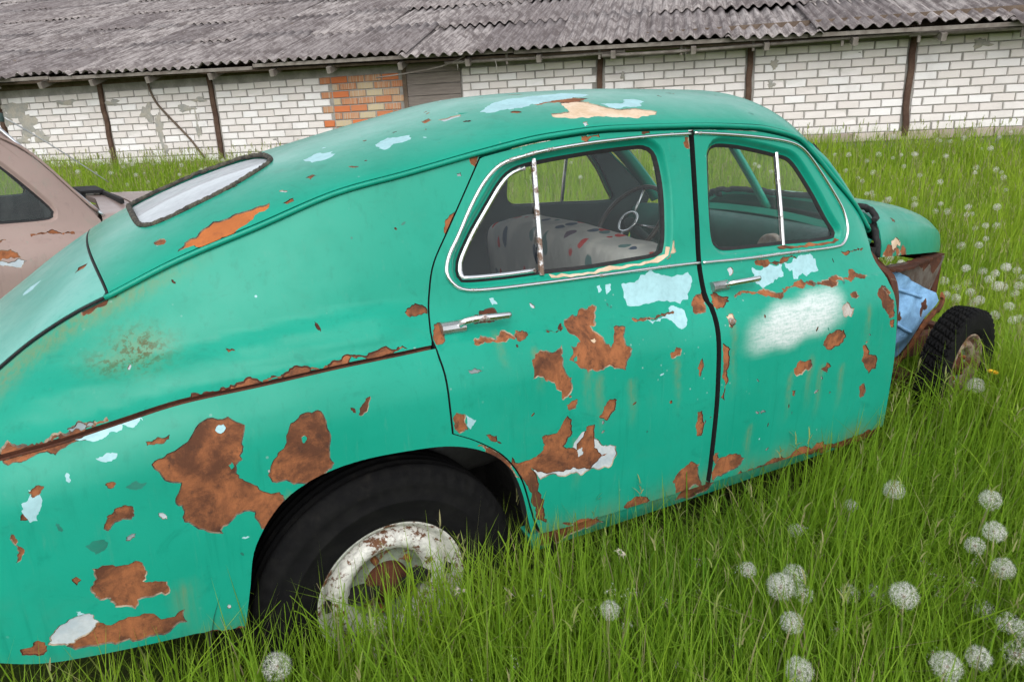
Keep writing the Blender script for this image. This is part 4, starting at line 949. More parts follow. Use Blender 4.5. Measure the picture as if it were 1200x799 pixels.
panel('rear_window', roof_surf(B, -.010), RW, grid=.05, thick=.005, parent=roof, base='glass_sky_white', seed=23)
c = spline(RW, 220, True); P, N = on_surf(rs, c, .002); jig = rng.normal(0, .0012, (220, 1)); 
V, F = sweep(P+N*jig, N, [(-.008, -.006), (-.007, .002), (-.002, .006), (.003, .006), (.007, .002), (.008, -.004)], True); mk('window_seal', V, F, ('old_rubber',), roof)
# tail closing panel
z = np.linspace(.43, .60, 10); V = [(-1.2, -B.side(-1.2, q), q) for q in z]+[(-1.2, B.side(-1.2, q), q) for q in z]; n = len(z)
mk('tail_panel', V, [(i, i+1, n+i+1, n+i) for i in range(n-1)], ('teal_paint',), car)
# rubber strip in the trunk seam
P = np.array([(float(seam_x(t)), t, float(B.roof(seam_x(t), t))-.004) for t in np.linspace(-.525, .525, 60)]); V, F = tube(P, .0032, 6); mk('seam_strip', V, F, ('rubber',), trunk)
for s in (-1, 1):
    c = curve_pts(B.zs, -1.15, .1, 120, 0); P, N = on_surf(side_surf(B, s), c, -.004); V, F = sweep(P, N, circ(.0034, 6)); mk('fender_beading', V, F, ('rust_dark',), car)
    c = curve_pts(B.zd, -1.15, -.6, 60, 0); P = np.array([(a, s*(float(B.yd(a))+.003), b) for a, b in c]); V, F = tube(P, .0036, 6); mk('trunk_gutter', V, F, ('rubber',), car)

# windscreen: two flat-ish panes with a centre bar, pillars either side
def ws_surf(off=0.):
    # u from 0 (header) to 1 (cowl), v across
    def f(u, v):
        yh = .60; X0 = 1.665+.045*(1-(v/.62)**2); X1 = 2.06+.15*(1-(v/.66)**2); z0 = 1.395+.185*(1-np.abs(v/.64)**2.3)**.8; z1 = 1.055+.02*(1-(v/.66)**2)
        return np.stack([X0+(X1-X0)*u, v*(1+.04*u), z0+(z1-z0)*u+off+.02*np.sin(u*math.pi)], -1)
    return Surf(f, (.7, 0, .7))
for s in (-1, 1):
    ol = [(.06, s*.02), (.06, s*.50), (.16, s*.58), (.9, s*.60), (.97, s*.55), (.97, s*.02)]
    panel('windscreen', ws_surf(), densify(ol, .1), grid=.1, thick=.004, parent=car, base='glass', seed=30)
    us = np.linspace(.07, .96, 30); P = ws_surf()(us, np.full(30, s*.606))-np.array([.004, 0, .010])*(1-smooth01(.07, .3, us))[:, None]; V, F = sweep(P, np.tile((.6, s*.6, .5), (30, 1)), [(-.035, -.02), (.03, -.02), (.03, .002), (0, .009), (-.03, .003)]); mk('windscreen_pillar', V, F, ('teal_paint',), car)
    P = ws_surf()(us*.9+.08, np.full(30, s*.585)); V, F = sweep(P, np.tile((.7, 0, .7), (30, 1)), circ(.008, 6)); mk('windscreen_seal', V, F, ('rubber',), car)
us = np.linspace(0, 1.0, 20); P = ws_surf()(us, us*0); V, F = sweep(P, np.tile((.7, 0, .7), (20, 1)), [(-.016, -.014), (.016, -.014), (.012, .012), (-.012, .012)]); mk('windscreen_bar', V, F, ('teal_paint',), car)
vv = np.linspace(-.6, .6, 30); P = ws_surf()(vv*0+.03, vv); V, F = sweep(P, np.tile((.7, 0, .7), (30, 1)), circ(.010, 6)); V = np.array(V)-np.array([.012, 0, .014]); mk('windscreen_header', V, F, ('teal_paint',), car)
# cowl
cs = Surf(lambda u, v: np.stack([u+.12*(1-(v/.68)**2), v, 1.045-.30*(u-2.03)+.035*(1-(v/.68)**2)-.16*np.clip(np.abs(v)-.5, 0, 1)**1.0], -1), (0, 0, 1))
panel('cowl', cs, densify([(2.02, -.64), (2.02, .64), (2.15, .58), (2.15, -.58)], .05), grid=.05, thick=.03, parent=car, base='teal_paint', seed=31, patches=[], soft=lambda x, z: np.zeros((len(x), 3)))
# front body side between cowl and door: the post the door hangs on
ps = Surf(lambda u, v: np.stack([u, -(B.side(np.minimum(u, 2.1), v)-.03-.35*np.clip(u-2.03, 0, 1)), v], -1), (0, -1, .1))
panel('hinge_post', ps, densify([(2.028, 1.0), (2.08, .97), (2.10, .9), (2.09, .6), (2.075, .32), (2.028, .32)], .03), grid=.03, thick=.03, parent=car, base='rust_dark', seed=32, patches=[('rustdark', [(2.04, .9), (2.10, .88), (2.10, .6), (2.05, .5)])], recess=0)
panel('hinge_post', Surf(lambda u, v: ps(u, v)*np.array([1, -1, 1]), (0, 1, .1)), densify([(2.028, 1.02), (2.13, .98), (2.15, .9), (2.13, .6), (2.10, .32), (2.028, .32)], .03), grid=.05, thick=.03, parent=car, base='teal_paint', seed=33)

# hood
hw = hermite([2.22, 2.3, 2.6, 2.9, 3.1, 3.22, 3.30], [.565, .555, .475, .395, .335, .28, .16])
hze = hermite([2.22, 2.3, 2.6, 2.9, 3.1, 3.3], [.918, .912, .880, .848, .826, .800])
hzc = hermite([2.22, 2.4, 2.7, 2.95, 3.1, 3.2, 3.27, 3.31], [1.135, 1.135, 1.100, 1.048, .998, .942, .88, .825])
def hood_f(u, t):
    t = np.clip(t, -1, 1); s = np.abs(t)
    return np.stack([u+.05*(1-s**2)*smooth01(2.22, 3.3, u), hw(u)*np.sign(t)*(1-(1-s)**1.35), hze(u)+(hzc(u)-hze(u))*(1-s**3.8)**.64+.010*np.exp(-((s-.86)/.05)**2)], -1)
hs_ = Surf(hood_f, (.1, 0, 1))
ol = densify([(2.30, -.999), (3.30, -.999), (3.30, .999), (2.30, .999)], .03)
hood = panel('hood', hs_, ol, patches=[('cream', [(2.40, -.955), (2.50, -.95), (2.53, -.985), (2.40, -.988)]), ('rust', [(2.33, -.986), (2.44, -.984), (2.60, -.985), (2.62, -.999), (2.31, -.999)]), ('rust', [(2.47, -.80), (2.50, -.83), (2.49, -.86), (2.46, -.85)]), ('blue', [(2.36, -.2), (2.38, -.5), (2.43, -.4), (2.42, -.1)])], grid=.035, thick=.02, parent=car, seed=40, soft=lambda x, z: np.zeros((len(x), 3)))
# ragged rubber at the back edge of the hood
P = hood_f(np.full(90, 2.29), np.linspace(-.997, .997, 90)); q = rng.normal(0, .012, P.shape); q = (q+np.roll(q, 1, 0)+np.roll(q, 2, 0)+np.roll(q, -1, 0))/2.2; q *= np.where(np.abs(np.linspace(-1, 1, 90)) > .5, 1, .3)[:, None]; V, F = tube(P+q+np.array([0, 0, .004]), .014, 7); mk('hood_seal', V, F, ('rubber',), hood)

# bare engine bay on the side without a fender
bp = Surf(lambda u, v: np.stack([u, -.535+.10*(u-2.45)+.10*np.clip(.62-v, 0, .4)-.015*np.sin((v-.45)*16)+.007*np.sin(23*u+11*v)+.005*np.sin(37*v-29*u), v], -1), (0, -1, .2))
blue = panel('inner_fender', bp, densify([(2.44, .815), (2.50, .825), (2.87, .680), (2.91, .635), (2.81, .565), (2.74, .50), (2.68, .39), (2.58, .33), (2.42, .33), (2.42, .7)], .03), grid=.025, thick=.02, parent=car, base='inner_blue', seed=41, recess=.001,
      patches=[('rustdark', [(2.42, .5), (2.47, .53), (2.52, .44), (2.56, .36), (2.42, .33)]), ('rustdark', [(2.50, .62), (2.55, .64), (2.56, .60), (2.52, .59)]), ('rustdark', [(2.74, .62), (2.80, .66), (2.80, .61), (2.75, .58)]), ('rust', [(2.42, .81), (2.47, .81), (2.45, .70), (2.42, .66)])], soft=lambda x, z: np.zeros((len(x), 3)))
for zz in (.70, .55):
    P = bp(np.linspace(2.46, 2.76 if zz > .6 else 2.66, 20), np.linspace(zz+.06, zz-.03, 20)); V, F = tube(P+np.array([0, -.004, 0]), .008, 6); mk('pressed_rib', V, F, ('inner_blue',), blue)
c = spline([(2.915, .655), (2.93, .635), (2.83, .56), (2.76, .49), (2.70, .39), (2.64, .32), (2.57, .25)], 40); P, N = on_surf(bp, c, .008)
V, F = sweep(P+np.stack([rng.normal(0, .002, 40)]*3, 1), N, [(-.022, -.004), (.006, -.006), (.008, .010), (-.004, .012), (-.021, .004)]); mk('inner_fender_flange', V, F, ('rust',), blue, smooth=False)
# rusty ledge under the hood and the plate behind it
c = spline([(2.27, -.60, .875), (2.5, -.53, .842), (2.8, -.43, .83), (3.05, -.34, .815), (3.22, -.28, .80)], 30)
V, F = sweep(c+rng.normal(0, .002, c.shape), np.tile((0, 0, 1.), (30, 1)), [(-.030, -.005), (.026, -.005), (.028, .005), (-.028, .006)]); mk('hood_ledge', V, F, ('rust_dark',), car, smooth=False)
sp = Surf(lambda u, v: np.stack([u, -.50+.25*(u-2.5), v], -1), (0, -1, 0))
panel('bay_side_plate', sp, densify([(2.42, .86), (3.2, .80), (3.12, .70), (3.0, .58), (2.85, .52), (2.6, .62), (2.42, .6)], .03), grid=.04, thick=.02, parent=car, base='bay_grey', seed=42, patches=[('rustdark', [(2.7, .84), (3.16, .80), (3.14, .77), (2.98, .79), (2.9, .76), (2.8, .80)]), ('rustdark', [(2.95, .62), (3.06, .68), (3.0, .6), (2.88, .54)]), ('rust', [(2.44, .8), (2.6, .8), (2.56, .7), (2.46, .66)])], recess=0)
panel('bay_side_plate', Surf(lambda u, v: sp(u, v)*np.array([1, -1, 1]), (0, 1, 0)), densify([(2.25, .90), (3.2, .80), (3.12, .55), (2.3, .45)], .1), grid=.1, thick=.02, parent=car, base='rust_dark', seed=43)
sk = Surf(lambda u, v: np.stack([u, -.555+.12*(u-2.1)+.3*np.clip(.4-v, 0, 1)*0, v], -1), (0, -1, 0))
panel('inner_fender_skirt', sk, densify([(2.06, .86), (2.30, .84), (2.44, .80), (2.46, .45), (2.66, .38), (2.60, .10), (2.06, .10)], .04), grid=.04, thick=.02, parent=car, base='inner_blue', seed=44, recess=.001, patches=[('rustdark', [(2.06, .86), (2.34, .84), (2.34, .70), (2.24, .60), (2.16, .5), (2.12, .3), (2.06, .2)]), ('rust', [(2.36, .42), (2.50, .44), (2.66, .38), (2.60, .28), (2.45, .32)]), ('rustdark', [(2.3, .26), (2.44, .22), (2.5, .12), (2.3, .12)])], soft=lambda x, z: np.zeros((len(x), 3)))
fw = [box((2.21, 0, .66), (.03, 1.15, .62))]; V, F = join(fw); mk('firewall', V, F, ('underbody',), car, smooth=False)
V, F = join([box((3.16, 0, .60), (.05, .64, .06)), box((3.16, -.30, .68), (.05, .05, .24)), box((3.16, .30, .68), (.05, .05, .24)), box((3.16, 0, .79), (.05, .60, .04))]); mk('radiator_support', V, F, ('rust_dark',), car, smooth=False)
V, F = join([box((2.9, -.36, .36), (1.2, .06, .10)), box((2.9, .36, .36), (1.2, .06, .10)), box((3.3, 0, .36), (.08, .9, .10)), box((2.6, 0, .30), (.12, 1.2, .08))]); mk('chassis_rail', V, F, ('rust_dark',), car, smooth=False)
V, F = join([box((.8, 0, .24), (2.6, 1.5, .03)), box((-.75, 0, .40), (.8, 1.2, .03))]); mk('floor_pan', V, F, ('underbody',), car, smooth=False)
V, F = tube([(-.03, -.72, .243), (-.03, .72, .243)], .04, 10); mk('axle', V, F, ('rust_dark',), car)

# ---------------------------------------------------------------- wheels
def tyre_mesh(R=.372, rim=.208, width=.175, chunky=False):
    na = 264 if chunky else 200; prof = []
    half = width/2
    side = [(rim, -half*.62), (rim+.012, -half*.80), (rim+.020, -half*.90), (rim+.024, -half*.94), (rim+.029, -half*.93), (rim+.05, -half*1.01), (rim+.078, -half*1.045), (rim+.082, -half*1.075), (rim+.088, -half*1.078), (rim+.092, -half*1.045), (R-.052, -half*1.02), (R-.045, -half*1.03), (R-.022, -half*.94), (R-.010, -half*.86)]
    if chunky: side = [(rim, -half*.70), (rim+.012, -half*.85), (rim+.03, -half*.98), (rim+.05, -half*1.0), (R-.05, -half*1.02), (R-.022, -half*.99), (R-.004, -half*.93)]
    tr = [(R-.004+.004*(1-(q/.86)**2), half*q) for q in np.linspace(-.80, .80, 25)]
    prof = side+tr+[(a, -b) for a, b in side[::-1]]
    pr = np.array(prof); k = len(pr); ns = len(side); a = np.arange(na)*2*math.pi/na
    r = np.tile(pr[:, 0], (na, 1)); h = np.tile(pr[:, 1], (na, 1)); q = h/half
    tread = np.zeros((na, k), bool); tread[:, ns-1:k-ns+1] = True
    A = np.tile(a[:, None], (1, k))
    if chunky:
        ph = A*44/ (2*math.pi)
        zig = .22*np.abs(((ph*2) % 2)-1)
        groove = (np.abs(((q*2.1+zig+10) % .62)-.31) > .25) | ((ph+q*.7) % 1 < .20)
        r = r-np.where(tread & groove, .011, 0.)
        sh = np.zeros_like(tread); sh[:, ns-2] = True; sh[:, k-ns+1] = True
        r = r-np.where(sh & (ph % 1 < .3), .006, 0)
    else:
        ph = A*60/(2*math.pi)
        groove = np.abs(((q*3+10.5) % 1)-.5) > .38
        r = r-np.where(tread & groove, .007, 0.)
        sh = np.zeros_like(tread); sh[:, ns-3:ns] = True; sh[:, k-ns:k-ns+3] = True
        r = r-np.where(sh & (ph % 1 < .42), .006, 0)
    V = np.stack([r*np.cos(A), h, r*np.sin(A)], -1).reshape(-1, 3)
    F = [(i*k+j, i*k+j+1, ((i+1) % na)*k+j+1, ((i+1) % na)*k+j) for i in range(na) for j in range(k-1)]
    F += [(i*k+k-1, i*k, ((i+1) % na)*k, ((i+1) % na)*k+k-1) for i in range(na)]
    return mesh_data('tyre', V, F, ('tyre',), None, not chunky)
ty_rear = tyre_mesh(.384); ty_front = tyre_mesh(.272, .152, .112, True)
# outer face of the wheel looks along -y
V, F = lathe([(.196, .06), (.212, -.050), (.217, -.056), (.219, -.064), (.214, -.069), (.206, -.066), (.200, -.055), (.190, -.045), (.182, -.022), (.176, -.018)], 72); rim_m = mesh_data('rim', V, F, ('rim_white',))
V, F = lathe([(.178, -.016), (.172, -.024), (.166, -.040), (.156, -.050), (.142, -.051), (.128, -.044), (.116, -.030), (.110, -.012), (.104, .000), (.085, .004), (.066, .002), (.062, -.004)], 72); disc_m = mesh_data('wheel_disc', V, F, ('rim_white', 'rim_grey'), [0 if j < 7 else 1 for i in range(72) for j in range(11)])
V, F = lathe([(.064, .0), (.060, -.020), (.052, -.028), (.034, -.032), (.030, -.050), (.012, -.054), (0, -.054)], 36); hub_m = mesh_data('hub', V, F, ('rust_dark',))
V, F = lathe([(0, -.018), (.009, -.017), (.011, -.012), (.011, .006)], 6); nut_m = mesh_data('wheel_nut', V, F, ('rust',), None, False)
rim_r, disc_r = rim_m.copy(), disc_m.copy()
for me in (rim_r, disc_r): me.materials[0] = MATS['rim_rusty']
def wheel(parent, loc, steer=0., spin=0., flip=False, tm=ty_rear, rs=1.):
    wl = bpy.data.objects.new('wheel', None); wl.empty_display_size = .1; link(wl, parent); wl.location = loc
    wl.rotation_euler = (0, 0, steer+(math.pi if flip else 0))
    for nm, me in (('tyre', tm), ('rim', rim_m if rs == 1 else rim_r), ('wheel_disc', disc_m if rs == 1 else disc_r), ('hub', hub_m)):
        o = link(bpy.data.objects.new(nm, me), wl); o.rotation_euler = (0, spin, 0)
        if nm != 'tyre': o.scale = (rs, rs*.9, rs)
    for i in range(5):
        t = spin+i*2*math.pi/5+.3; o = link(bpy.data.objects.new('wheel_nut', nut_m), wl); o.location = (rs*.085*math.cos(t), -.0, rs*.085*math.sin(t))
    return wl
wheel(car, (-.03, -.715, .243), 0, .4)
wheel(car, (2.70, -.735, .412), math.radians(7), .2, tm=ty_front, rs=.72)
wheel(car, (-.03, .715, .243), 0, 0, True); wheel(car, (2.685, .70, .33), math.radians(9), .1, True, ty_front, .72)

# ---------------------------------------------------------------- inside
def cushion(name, c, s, rad, mat, parent, rot=0., sag=0.):
    """pillow-like block: superellipsoid in y and z"""
    nu, nv = 40, 28; V = []; F = []
    for i in range(nv+1):
        ph = -math.pi/2+math.pi*i/nv
        for j in range(nu):
            th = 2*math.pi*j/nu
            f = lambda q, e: math.copysign(abs(q)**e, q)
            x = s[0]/2*f(math.cos(ph), rad)*f(math.cos(th), rad); z = s[2]/2*f(math.cos(ph), rad)*f(math.sin(th), rad); y = s[1]/2*f(math.sin(ph), rad)
            z += sag*math.sin(y*9+1)*.5+sag*.5*math.sin(y*23)
            ca, sa = math.cos(rot), math.sin(rot); V.append((c[0]+x*ca+z*sa, c[1]+y, c[2]-x*sa+z*ca))
    F = [(i*nu+j, i*nu+(j+1) % nu, (i+1)*nu+(j+1) % nu, (i+1)*nu+j) for i in range(nv) for j in range(nu)]
    return mk(name, V, F, (mat,), parent)
cushion('front_seat_back', (1.10, 0, .76), (.22, 1.22, .64), .38, 'flower_cloth', car, -.16, .012)
cushion('front_seat_cushion', (1.38, 0, .46), (.55, 1.22, .22), .4, 'flower_cloth', car, -.06, .01)
cushion('rear_seat_back', (.02, 0, .80), (.22, 1.10, .55), .4, 'seat_leather', car, -.35, .01)
cushion('rear_seat_cushion', (.34, 0, .50), (.52, 1.16, .2), .4, 'seat_leather', car, -.05, .01)
# dashboard
def dash(u, v): return np.stack([u, v, v*0], -1)
pr = [(2.04, 1.045), (1.96, 1.05), (1.90, 1.035), (1.87, .99), (1.875, .92), (1.90, .86), (1.96, .80)]
V = []; F = []; n = 24; k = len(pr)
for i, y in enumerate(np.linspace(-.63, .63, n)):
    for (a, b) in pr: V.append((a+.08*(1-(y/.63)**2), y, b))
F = [(i*k+j, i*k+j+1, (i+1)*k+j+1, (i+1)*k+j) for i in range(n-1) for j in range(k-1)]
dsh = mk('dashboard', V, F, ('trim_green',), car)
V, F = lathe([(0, -.012), (.055, -.012), (.066, -.018), (.072, -.01), (.072, .02)], 32)
V = np.array(V)@np.array([[0, 1, 0], [-1, 0, 0], [0, 0, 1.]]).T; V = np.stack([-V[:, 0], V[:, 1], V[:, 2]], 1)
for (y, z) in ((-.28, .94), (.36, .95)):
    mk('gauge', np.array([(-abs(a)-.0+1.875+.08*(1-(y/.63)**2) if False else 1.868+.08*(1-(y/.63)**2)+a*-1, y+b, z+c) for a, b, c in V]), F, ('primer_pale',), dsh)
# steering wheel, column and horn ring
stw = bpy.data.objects.new('steering_wheel', None); stw.empty_display_size = .05; link(stw, car); stw.location = (1.66, .36, 1.0)
ax = Vector((-.80, 0, .60)); stw.rotation_euler = ax.to_track_quat('Z', 'X').to_euler()
a = np.linspace(0, 2*math.pi, 65)[:-1]; P = np.stack([.205*np.cos(a), .205*np.sin(a), 0*a], 1); V, F = sweep(P, np.tile((0, 0, 1.), (64, 1)), circ(.011, 8), True); mk('wheel_ring', V, F, ('bakelite',), stw)
P = np.stack([.055*np.cos(a), .055*np.sin(a), 0*a+.01], 1); V, F = sweep(P, np.tile((0, 0, 1.), (64, 1)), circ(.006, 8), True); mk('horn_ring', V, F, ('chrome',), stw)
V, F = join([tube([(.05*math.cos(t), .05*math.sin(t), -.005), (.2*math.cos(t), .2*math.sin(t), 0)], .006, 6) for t in (.2, math.pi-.2, -math.pi/2)]); mk('spoke', V, F, ('chrome_pitted',), stw)
V, F = lathe([(0, .02), (.02, .018), (.03, .0), (.02, -.03), (.018, -.75)], 16); V = np.stack([V[:, 0], V[:, 2], V[:, 1]], 1); mk('steering_column', V, F, ('trim_dark',), stw)
# headliner
V = []; F = []; xs = np.linspace(-.05, 1.62, 24); ts = np.linspace(-.96, .96, 16)
for x in xs:
    for t in ts: y = t*float(B.yd(x)); V.append((x, y, float(B.roof(x, y))-.03))
F = [(i*16+j, i*16+j+1, (i+1)*16+j+1, (i+1)*16+j) for i in range(23) for j in range(15)]
mk('headliner', V, F, ('trim_pale',), car)
CAR2 = (-2.59, 2.211, .0, math.radians(8.0))
# ---------------------------------------------------------------- the pink car beyond
class Body2(Body):
    def __init__(s):
        super().__init__()
        s.zd = hermite([-1.2, -.9, -.6, -.3, .1, .5, 1.0, 1.35, 1.5, 1.58, 1.66, 1.92, 1.98, 2.1], [.80, .95, 1.10, 1.25, 1.38, 1.44, 1.465, 1.46, 1.44, 1.41, 1.36, 1.05, .99, .95])
        s.yd = hermite([-1.2, -1.0, -.5, 0, .8, 1.5, 2.0], [.40, .50, .56, .58, .62, .62, .67])
        s.zc = hermite([-1.2, -.9, -.6, -.3, .1, .5, 1.0, 1.4, 1.55, 1.66, 1.95, 2.1], [.86, 1.02, 1.2, 1.35, 1.48, 1.55, 1.585, 1.58, 1.56, 1.50, 1.13, 1.02])
        s.k = hermite([-1.24, -1.2, -1.1, -.9, -.5, 0, 2.0, 2.9, 3.2, 3.35], [.5, .62, .76, .88, .95, 1, 1, .97, .90, .74])
        s.zs = hermite([-1.2, -.8, 0, 2.0, 2.6, 3.1, 3.35], [.72, .84, .92, .925, .90, .86, .80])
B2 = Body2()
car2 = empty('pink_car', (0, 0, 0), 'faded pink old sedan with bare wiper arm, parked behind the green car on the left', 'car')
car2.location = CAR2[:3]; car2.rotation_euler = (0, 0, CAR2[3])
fr_p = [('rust', [(1.40, .905), (1.50, .91), (1.55, .895), (1.56, .87), (1.48, .865), (1.41, .88)]), ('rust', [(1.25, .945), (1.5, .942), (1.52, .950), (1.26, .954)]), ('rust', [(1.62, .955), (1.80, .95), (1.80, .958), (1.62, .965)]), ('white', [(1.46, .868), (1.55, .87), (1.58, .855), (1.55, .825), (1.50, .84), (1.47, .845)])]
def soft0(x, z): return np.zeros((len(x), 3))
w2f = spline([(1.15, 1.37), (1.20, 1.40), (1.40, 1.385), (1.50, 1.34), (1.61, 1.23), (1.725, 1.085), (1.73, 1.045), (1.69, 1.025), (1.4, 1.025), (1.18, 1.03), (1.145, 1.07)], 80, True)
w2r = spline([(.30, 1.08), (.36, 1.22), (.46, 1.34), (.58, 1.38), (.9, 1.395), (.97, 1.36), (.985, 1.1), (.95, 1.05), (.6, 1.04), (.34, 1.045)], 80, True)
for sgn in (-1, 1):
    sf = side_surf(B2, sgn); pt = fr_p if sgn < 0 else []
    arch2 = [(-.03+.42*math.cos(t), .25+.44*math.sin(t)) for t in np.linspace(math.pi, 0, 24)]; archf = [(2.66+.42*math.cos(t), .25+.42*math.sin(t)) for t in np.linspace(math.pi, 0, 24)]
    panel('rear_fender', sf, curve_pts(B2.zd, -1.2, .16, 50, -.005)+[(.16, .95), (.16, .70), (.36, .55), (.39, .30)]+arch2[::-1]+[(-.6, .33), (-1.2, .42)], parent=car2, base='pink_paint', soft=soft0, grid=.05, seed=70, thick=.03)
    for nm, ol, win in (('rear_door', curve_pts(B2.zd, .17, 1.05, 24, -.014)+[(1.05, .32), (.42, .32), (.38, .55), (.17, .71)], w2r), ('front_door', curve_pts(B2.zd, 1.064, 1.86, 34, -.014)+[(1.93, 1.0), (1.97, .7), (2.0, .32), (1.064, .32)], w2f)):
        d = panel(nm, sf, ol, [offset(win, .018)], pt if nm == 'front_door' else [], [seam_line(B2, ol[0][0]+.02, 1.04 if nm == 'rear_door' else 1.93, .0035), seam_line(B2, ol[0][0]+.02, 1.04 if nm == 'rear_door' else 1.93, -.0035)], parent=car2, base='pink_paint', soft=soft0, grid=.035, seed=71, thick=.025)
        wa = win if area2(win) > 0 else win[::-1]
        ring_obj('window_frame', offset(wa, .018), 0., wa, -.018, sf, 'pink_paint', d, 5); ring_obj('weather_strip', wa, -.016, offset(wa, -.010), -.023, sf, 'rubber', d, 2)
        panel('window_glass', side_surf(B2, sgn, -.0245), offset(wa, -.005), grid=.08, thick=.004, parent=d, base='glass_dusty', seed=72)
        handle(d, sf, .30 if nm == 'rear_door' else 1.18, .42 if nm == 'rear_door' else 1.30, .965, .29 if nm == 'rear_door' else 1.17)
    panel('front_fender', sf, [(1.95, 1.0), (2.02, .985)]+curve_pts(B2.zs, 2.1, 3.33, 40, 0)+[(3.33, .42), (3.1, .33)]+archf[::-1]+[(2.2, .32), (2.012, .32), (1.985, .7)], parent=car2, base='pink_paint', soft=soft0, grid=.05, seed=73, thick=.03)
    panel('door_card', side_surf(B2, sgn, -.05), curve_pts(B2.zd, -.4, 1.84, 40, -.03)+[(1.9, .3), (.42, .3), (.3, .6), (-.4, .7)], [offset(w2r if area2(w2r) > 0 else w2r[::-1], .004), offset(w2f if area2(w2f) > 0 else w2f[::-1], .004)], grid=.08, thick=-.02, parent=car2, base='trim_dark', seed=74)
    xs = np.linspace(-.5, 1.93, 120); P = np.stack([xs, sgn*(B2.yd(xs)+.004), B2.zd(xs)], 1); V, F = sweep(P, np.tile((0, sgn*.8, .6), (120, 1)), [(-.006, -.004), (.006, -.004), (.006, .006), (-.004, .009)]); mk('gutter', V, F, ('pink_paint',), car2)
    # bright windscreen frame down the pillar
    us = np.linspace(0, 1, 30); P = np.stack([1.57+.385*us, sgn*(.585+.055*us), 1.47-.46*us], 1); V, F = sweep(P, np.tile((.7, sgn*.4, .6), (30, 1)), [(-.010, -.008), (.010, -.008), (.010, .006), (0, .010), (-.010, .006)]); mk('windscreen_trim', V, F, ('chrome',), car2)
    V, F = sweep(P+np.array([-.035, sgn*.012, .0]), np.tile((.6, sgn*.6, .5), (30, 1)), [(-.04, -.02), (.035, -.02), (.035, .004), (0, .012), (-.036, .004)]); mk('windscreen_pillar', V, F, ('pink_paint',), car2)
rs2 = roof_surf(B2)
ol = [(a, -(float(B2.yd(a))-.002)) for a in np.linspace(-1.19, 1.58, 60)]+[(1.58+.04*(1-(t/.6)**2), t) for t in np.linspace(-.58, .58, 20)]+[(a, float(B2.yd(a))-.002) for a in np.linspace(1.58, -1.19, 60)]
panel('roof', rs2, ol, parent=car2, base='pink_paint', soft=soft0, grid=.06, seed=75, thick=.03)
w2s = Surf(lambda u, v: np.stack([1.565+.385*u+.012*(1-(v/.6)**2), v*(1+.09*u), 1.475-.46*u+.03*(1-(v/.6)**2)*(1-u), ], -1), (.7, 0, .7))
panel('windscreen', w2s, densify([(.0, -.57), (0, .57), (.98, .57), (.98, -.57)], .08), grid=.1, thick=.005, parent=car2, base='glass', seed=76)
# cowl, its intake, hood
hsf = Surf(lambda u, v: np.stack([u, v, .995-.02*(u-2)-.07*np.clip(u-2.4, 0, 2)**1.6+.045*(1-np.abs(v/.78)**2.6)-.03*np.clip(np.abs(v)-.62, 0, 1)/.16], -1), (0, 0, 1))
panel('hood', hsf, densify([(2.16, -.70), (2.16, .70), (3.0, .68), (3.28, .5), (3.33, 0), (3.28, -.5), (3.0, -.68)], .05), grid=.06, thick=.025, parent=car2, base='pink_paint', soft=soft0, seed=77)
panel('cowl', hsf, densify([(1.94, -.70), (2.02, 0), (1.94, .70), (2.145, .71), (2.145, -.71)], .05), grid=.05, thick=.03, parent=car2, base='pink_paint', soft=soft0, seed=78)
V, F = join([box((2.04, .36, 1.060), (.13, .34, .018)), box((2.10, .1, 1.050), (.02, .9, .026)), box((1.99, .36, 1.045), (.02, .34, .03))]); mk('cowl_grille', V, F, ('rubber',), car2, smooth=False)
wp = empty('x'); bpy.data.objects.remove(wp)
P = spline([(1.62, -.50, 1.50), (1.80, -.52, 1.36), (2.02, -.54, 1.17)], 16); V, F = tube(P, .004, 6, .0025); mk('wiper_arm', V, F, ('dull_chrome',), car2)
V, F = lathe([(0, .012), (.014, .010), (.016, -.01), (.016, -.03)], 12); V = np.stack([V[:, 0]+1.61, V[:, 2]-.50, V[:, 1]+1.505], 1); mk('wiper_pivot', V, F, ('trim_dark',), car2)
V = [(3.33, -B2.side(3.33, q), q) for q in np.linspace(.42, .80, 8)]+[(3.33, B2.side(3.33, q), q) for q in np.linspace(.42, .80, 8)]
mk('front_panel', V, [(i, 8+i, 9+i, i+1) for i in range(7)], ('pink_paint',), car2)
V = [(-1.2, -B2.side(-1.2, q), q) for q in np.linspace(.42, .80, 8)]+[(-1.2, B2.side(-1.2, q), q) for q in np.linspace(.42, .80, 8)]; mk('tail_panel', V, [(i, i+1, 9+i, 8+i) for i in range(7)], ('pink_paint',), car2)
cushion('front_seat_back', (1.0, 0, .76), (.2, 1.2, .56), .38, 'seat_leather', car2, -.16, .01); cushion('front_seat_cushion', (1.28, 0, .46), (.52, 1.2, .2), .4, 'seat_leather', car2)
V, F = box((1.86, 0, .92), (.14, 1.22, .18)); mk('dashboard', V, F, ('trim_dark',), car2, smooth=False)
V, F = join([box((1.0, 0, .26), (3.0, 1.5, .03)), box((2.75, 0, .55), (1.1, 1.0, .3))]); mk('floor_pan', V, F, ('underbody',), car2, smooth=False)
for (x, y, fl) in ((-.03, -.70, False), (2.66, -.70, False), (-.03, .70, True), (2.66, .70, True)): wheel(car2, (x, y, .33), 0, .3, fl)
